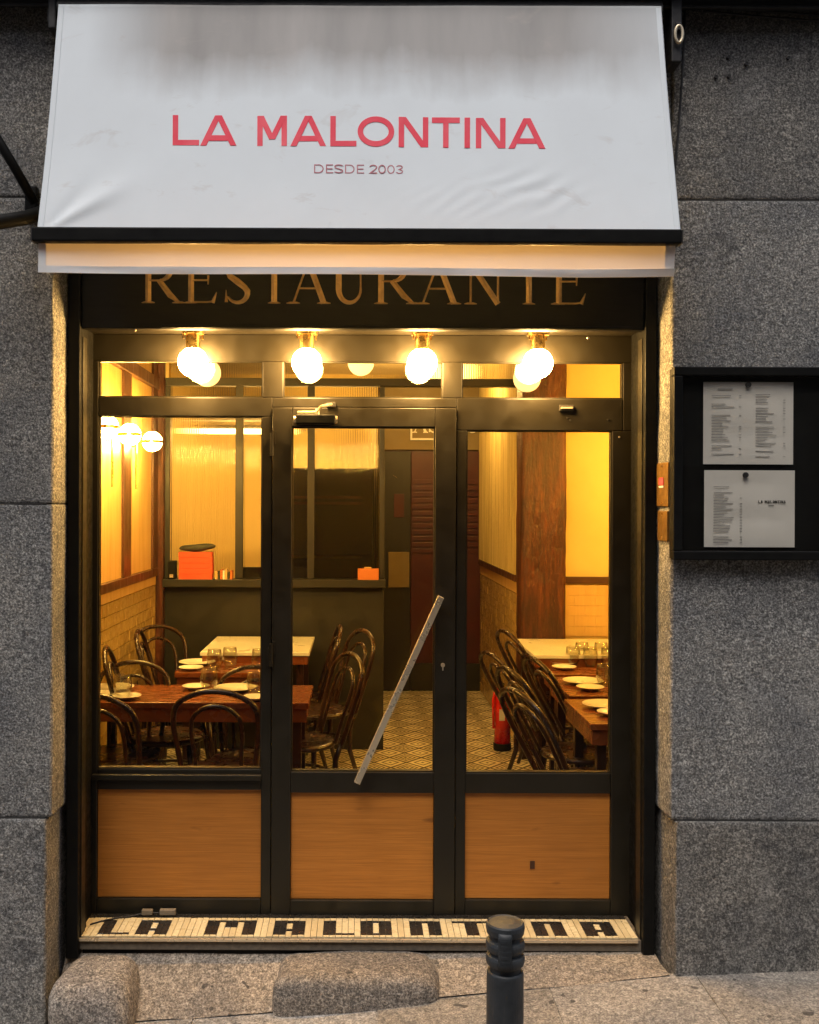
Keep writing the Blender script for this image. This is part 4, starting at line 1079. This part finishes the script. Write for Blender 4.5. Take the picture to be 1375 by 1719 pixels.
# ------------------------------------------------------------------ tables, chairs, crockery
def table(x0, x1, y0, y1, zt, m, lab, apron=.07, top=.03, legm=None, group='dark wood tables'):
    t = thing('dining_table', ((x0+x1)/2, (y0+y1)/2, 0), lab, 'table', group)
    box('table_top', m, t, x0, x1, y0, y1, zt-top, zt, .003)
    lm = legm or TABLEW
    mb = MB(); i = .012
    mb.box(x0+i, x1-i, y0+i, y0+i+.022, zt-top-apron, zt-top-.0005).box(x0+i, x1-i, y1-i-.022, y1-i, zt-top-apron, zt-top-.0005)
    mb.box(x0+i, x0+i+.022, y0+i+.0225, y1-i-.0225, zt-top-apron, zt-top-.0005).box(x1-i-.022, x1-i, y0+i+.0225, y1-i-.0225, zt-top-apron, zt-top-.0005)
    mb.build('apron', lm, t)
    for X in (x0+.04, x1-.085):
        for Y in (y0+.04, y1-.085): box('leg', CHAIRW, t, X, X+.045, Y, Y+.045, 0, zt-top-.001, .003)
    return t
T1 = (-1.40, -.24, 1.21, 1.72); T2 = (-1.08, -.47, 2.12, 2.62)
table(*T1, .75, TABLEW, 'long mahogany table set for four behind the left side window')
table(*T2, .75, TABLEW, 'small mahogany table between the long table and the white topped one')
table(-.985, -.298, 2.47+.01, 3.26, .82, WHITE, 'white topped table standing below the kitchen windows', .055, .022, group='white topped tables')
table(1.10, 1.95, 2.41, 3.19, .82, WHITE, 'white topped table standing against the timber post', .055, .022, group='white topped tables')
RT = [(1.145, 1.95, 2.105, 2.40-.01), (1.115, 1.95, 1.425, 2.02), (1.068, 1.95, .745, 1.34)]
for q, n in zip(RT, ('next to the white topped table', 'in the middle of the right hand row', 'just behind the right side window')):
    table(*q, .75, TABLEW, 'mahogany table for two %s' % n)

def make_chair(lean=0.0):
    c = bpy.data.objects.new('bentwood_chair', None); COL.objects.link(c); WL[c.name] = (0,0,0); c.empty_display_size = .1
    def spline(P, n=8):
        out = []
        Q = [P[0]]+P+[P[-1]]
        for i in range(1, len(Q)-2):
            for k in range(n):
                t = k/n; a, b, d, e = Q[i-1], Q[i], Q[i+1], Q[i+2]
                out.append(tuple(.5*((2*b[j])+(-a[j]+d[j])*t+(2*a[j]-5*b[j]+4*d[j]-e[j])*t*t+(-a[j]+3*b[j]-3*d[j]+e[j])*t**3) for j in range(3)))
        out.append(P[-1]); return out
    def arch(w, zb, ztop, yb, yt, wb):
        # from the left foot of the arch over the top to the right
        pts = [(-wb, yb, zb)]
        for f_, s_ in ((.35, .93), (.62, 1.0)):
            pts.append((-w*s_, yb+(yt-yb)*f_, zb+(ztop-zb)*f_))
        for a in (160, 135, 110, 90, 70, 45, 20):
            k_ = sin(radians(a)); zz = zb+(ztop-zb)*(.72+.28*k_); pts.append((w*cos(radians(a)), yb+(yt-yb)*(.72+.28*k_), zz))
        for f_, s_ in ((.62, 1.0), (.35, .93)):
            pts.append((w*s_, yb+(yt-yb)*f_, zb+(ztop-zb)*f_))
        pts.append((wb, yb, zb)); return spline(pts, 5)
    MB().tube(arch(.198, .45, .92, -.185, -.325-lean, .165), .0135, 10).build('back_hoop', CHAIRW, c, smooth=True)
    MB().tube(arch(.118, .46, .845, -.178, -.302-lean*.82, .105), .0105, 8).build('inner_hoop', CHAIRW, c, smooth=True)
    MB().lathe([(.02,.447), (.185,.447), (.205,.452), (.207,.466), (.195,.476), (.16,.472), (.01,.468)], 0, 0, 36).build('seat', CHAIRW, c, smooth=True)
    ring = [(.165*cos(a*pi/16), .165*sin(a*pi/16), .30) for a in range(32)]
    MB().tube(ring, .009, 8, closed=True).build('leg_ring', CHAIRW, c, smooth=True)
    for s_ in (-1, 1):
        MB().tube([(s_*.125, .125, .45), (s_*.14, .14, .25), (s_*.165, .175, 0)], [.017,.016,.012], 8).build('leg', CHAIRW, c, smooth=True)
        MB().tube([(s_*.165, -.185, .47), (s_*.15, -.16, .38), (s_*.15, -.16, .25), (s_*.175, -.235, 0)], [.0135,.016,.015,.012], 8).build('leg', CHAIRW, c, smooth=True)
    return c
proto = make_chair(); used = [False]; proto2 = make_chair(.10); used2 = [False]
def chair(x, y, d, face, label, leaning=False, smin=.9, smax=1.1):
    """x, y: photo pixel of the top of the hoop; d: metres from the camera; face: heading of the sitter, degrees from +X"""
    Y = d-CD; X = px(x, Y); zt = pz(y, Y); s = min(max(zt/.93, smin), smax)
    a = radians(face-90)
    if leaning: c = proto2 if not used2[0] else copy_tree(proto2); used2[0] = True
    else: c = proto if not used[0] else copy_tree(proto); used[0] = True
    b_ = .425 if leaning else .325
    dx, dy = -(-.325)*s*(-sin(a)), (.325)*s*cos(a)
    c.location = (X+b_*(-sin(a)), Y+b_*cos(a), 0); c.rotation_euler = (0, 0, a); c.scale = (1, 1, s)
    tag(c, label, 'chair', 'bentwood chairs in the dining room')
chair(361, 1158, 4.62, 88, 'dark bentwood chair backing onto the left side window, nearer the door')
chair(158, 1166, 4.62, 75, 'dark bentwood chair backing onto the left side window, nearer the tiled wall')
chair(228, 1110, 5.62, 268, 'bentwood chair facing the street across the long table, nearest the tiled wall')
chair(430, 1117, 5.58, 272, 'bentwood chair facing the street across the long table, in front of the tumblers')
chair(178, 1087, 5.45, 8, 'bentwood chair pushed against the tiled left wall beside the long table')
chair(232, 1058, 6.35, 5, 'bentwood chair against the tiled left wall beside the small table')
chair(262, 1050, 6.78, 305, 'bentwood chair turned outward in the corner by the kitchen partition')
chair(612, 1056, 6.35, 205, 'bentwood chair facing the white topped table below the kitchen windows')
chair(572, 1049, 6.75, 185, 'bentwood chair closest to the kitchen partition, beyond the white topped table')
chair(592, 1095, 5.62, 205, 'bentwood chair at the passage end of the long table')
chair(846, 1056, 6.65, 16, 'bentwood chair before the white topped table by the timber post', True)
chair(894, 1101, 5.50, 14, 'bentwood chair pulled up to the middle right hand table', True)
chair(820, 1093, 6.05, 18, 'bentwood chair set back beside the fire extinguisher', True)
chair(850, 1118, 5.15, 16, 'bentwood chair standing between the extinguisher and the right hand tables', True)
chair(862, 1154, 4.62, 20, 'bentwood chair directly behind the right side window', True)

def tumbler_proto():
    t = bpy.data.objects.new('tumbler', None); COL.objects.link(t); WL[t.name] = (0,0,0); t.empty_display_size = .03
    prof = [(.001,.006),(.028,.006),(.036,.016),(.045,.045),(.046,.065),(.042,.095),(.038,.118),(.0395,.118),(.0435,.095),(.0478,.065),(.0468,.044),(.037,.012),(.030,.001),(.001,.001)]
    MB().lathe(prof, 0, 0, 24).build('bowl', TUMBLER, t, smooth=True); return t
def plate_mesh(r):
    return MB().lathe([(.001,.004),(r*.55,.004),(r*.62,.008),(r*.97,.018),(r,.019),(r*.99,.021),(r*.95,.020),(r*.60,.011),(r*.52,.008),(.001,.008)], 0, 0, 32)
tp = tumbler_proto(); tused = [False]; pmesh = {}
def tumbler(X, Y, Z, lab):
    c = tp if not tused[0] else copy_tree(tp); tused[0] = True
    c.location = (X, Y, Z+.0005); tag(c, lab, 'glass', 'tumblers on the tables')
def plate(X, Y, Z, r, lab):
    if r not in pmesh:
        o = plate_mesh(r).build('plate', CHINA, smooth=True, origin=(0,0,0)); pmesh[r] = o.data
    else:
        o = bpy.data.objects.new('plate', pmesh[r]); COL.objects.link(o)
    o.location = (X, Y, Z+.0005); tag(o, lab, 'plate', 'plates on the tables')
def ontab(x, y, z=.75):
    s = (y-VY)/(CZ-z); return (x-VX)/s, F/s-CD
def setp(x, y, r, lab, z=.75): X, Y = ontab(x, y, z); plate(X, Y, z, r, lab)
def sett(x, y, lab, z=.75): X, Y = ontab(x, y, z); tumbler(X, Y, z, lab)
LT = 'on the long mahogany table'
setp(190, 1160, .115, 'white dinner plate %s nearest the tiled wall' % LT); setp(172, 1171, .075, 'small side plate %s half hidden by the window edge' % LT)
setp(214, 1175, .075, 'small side plate %s in front of a tumbler' % LT); setp(396, 1160, .115, 'white dinner plate %s between two tumblers' % LT)
setp(330, 1158, .075, 'small side plate %s beside the middle tumbler' % LT); setp(432, 1176, .075, 'small side plate %s at the front edge behind the chair hoop' % LT)
sett(207, 1172, 'clear tumbler %s by the tiled wall' % LT); sett(352, 1160, 'clear tumbler %s in the middle' % LT); sett(430, 1166, 'clear tumbler %s by the door post' % LT)
ST = 'on the small mahogany table'
setp(332, 1116.5, .115, 'white dinner plate %s' % ST); setp(322, 1126, .075, 'small side plate %s' % ST)
sett(361, 1124, 'clear tumbler %s nearer the plates' % ST); sett(387, 1120, 'clear tumbler %s second from the plates' % ST); sett(436, 1123, 'clear tumbler %s by the door post' % ST)
for n, ys, xs_ in (('next to the white topped table', 1113.5, 944), ('in the middle of the right hand row', 1146, 980), ('just behind the right side window', 1186, 1018)):
    setp(xs_, ys, .115, 'white dinner plate on the right hand table %s' % n)
    setp(xs_+4+ (8 if ys > 1120 else 0), ys+9+ (ys-1113)*.06, .075, 'small side plate on the right hand table %s' % n)
for x, y, n in ((963, 1116, 'nearest the dinner plate'), (992, 1117, 'second from the dinner plate'), (1022, 1117, 'farthest from the dinner plate'), (978, 1108, 'in the back pair, nearer the plate'), (1010, 1108, 'in the back pair, farther from the plate')):
    sett(x, y, 'clear tumbler beside the white topped table, %s' % n)
for x, y, n in ((1016, 1149, 'next to the plates'), (1030, 1146, 'behind the other tumbler')): sett(x, y, 'clear tumbler on the middle right hand table, %s' % n)

# fire extinguisher
ex = thing('fire_extinguisher', (1.06, 3.40, 0), 'red fire extinguisher standing on the tiled floor by the passage wall', 'extinguisher')
ex_x, ex_y = 1.045, 3.38
MB().lathe([(.062,0),(.064,.012),(.064,.05)], ex_x, ex_y, 28).build('base_ring', BLACK, ex, smooth=False)
MB().lathe([(.058,.051),(.058,.36),(.052,.395),(.030,.42),(.018,.425)], ex_x, ex_y, 28).build('cylinder', REDX, ex, smooth=True)
v_ = MB().lathe([(.016,.4255),(.016,.455),(.010,.46)], ex_x, ex_y, 14).build('valve', BRASS, ex)
box('lever', BLACK, v_, ex_x-.05, ex_x+.012, ex_y-.012, ex_y+.012, .461, .478, .002)
MB().tube([(ex_x-.018, ex_y, .44), (ex_x-.055, ex_y-.02, .43), (ex_x-.070, ex_y-.03, .36), (ex_x-.067, ex_y-.03, .16)], .009, 8).build('hose', REDX, ex, smooth=True)
box('label_plate', PAPER, ex, ex_x-.030, ex_x+.01, ex_y-.0615, ex_y-.0585, .22, .30, 0)
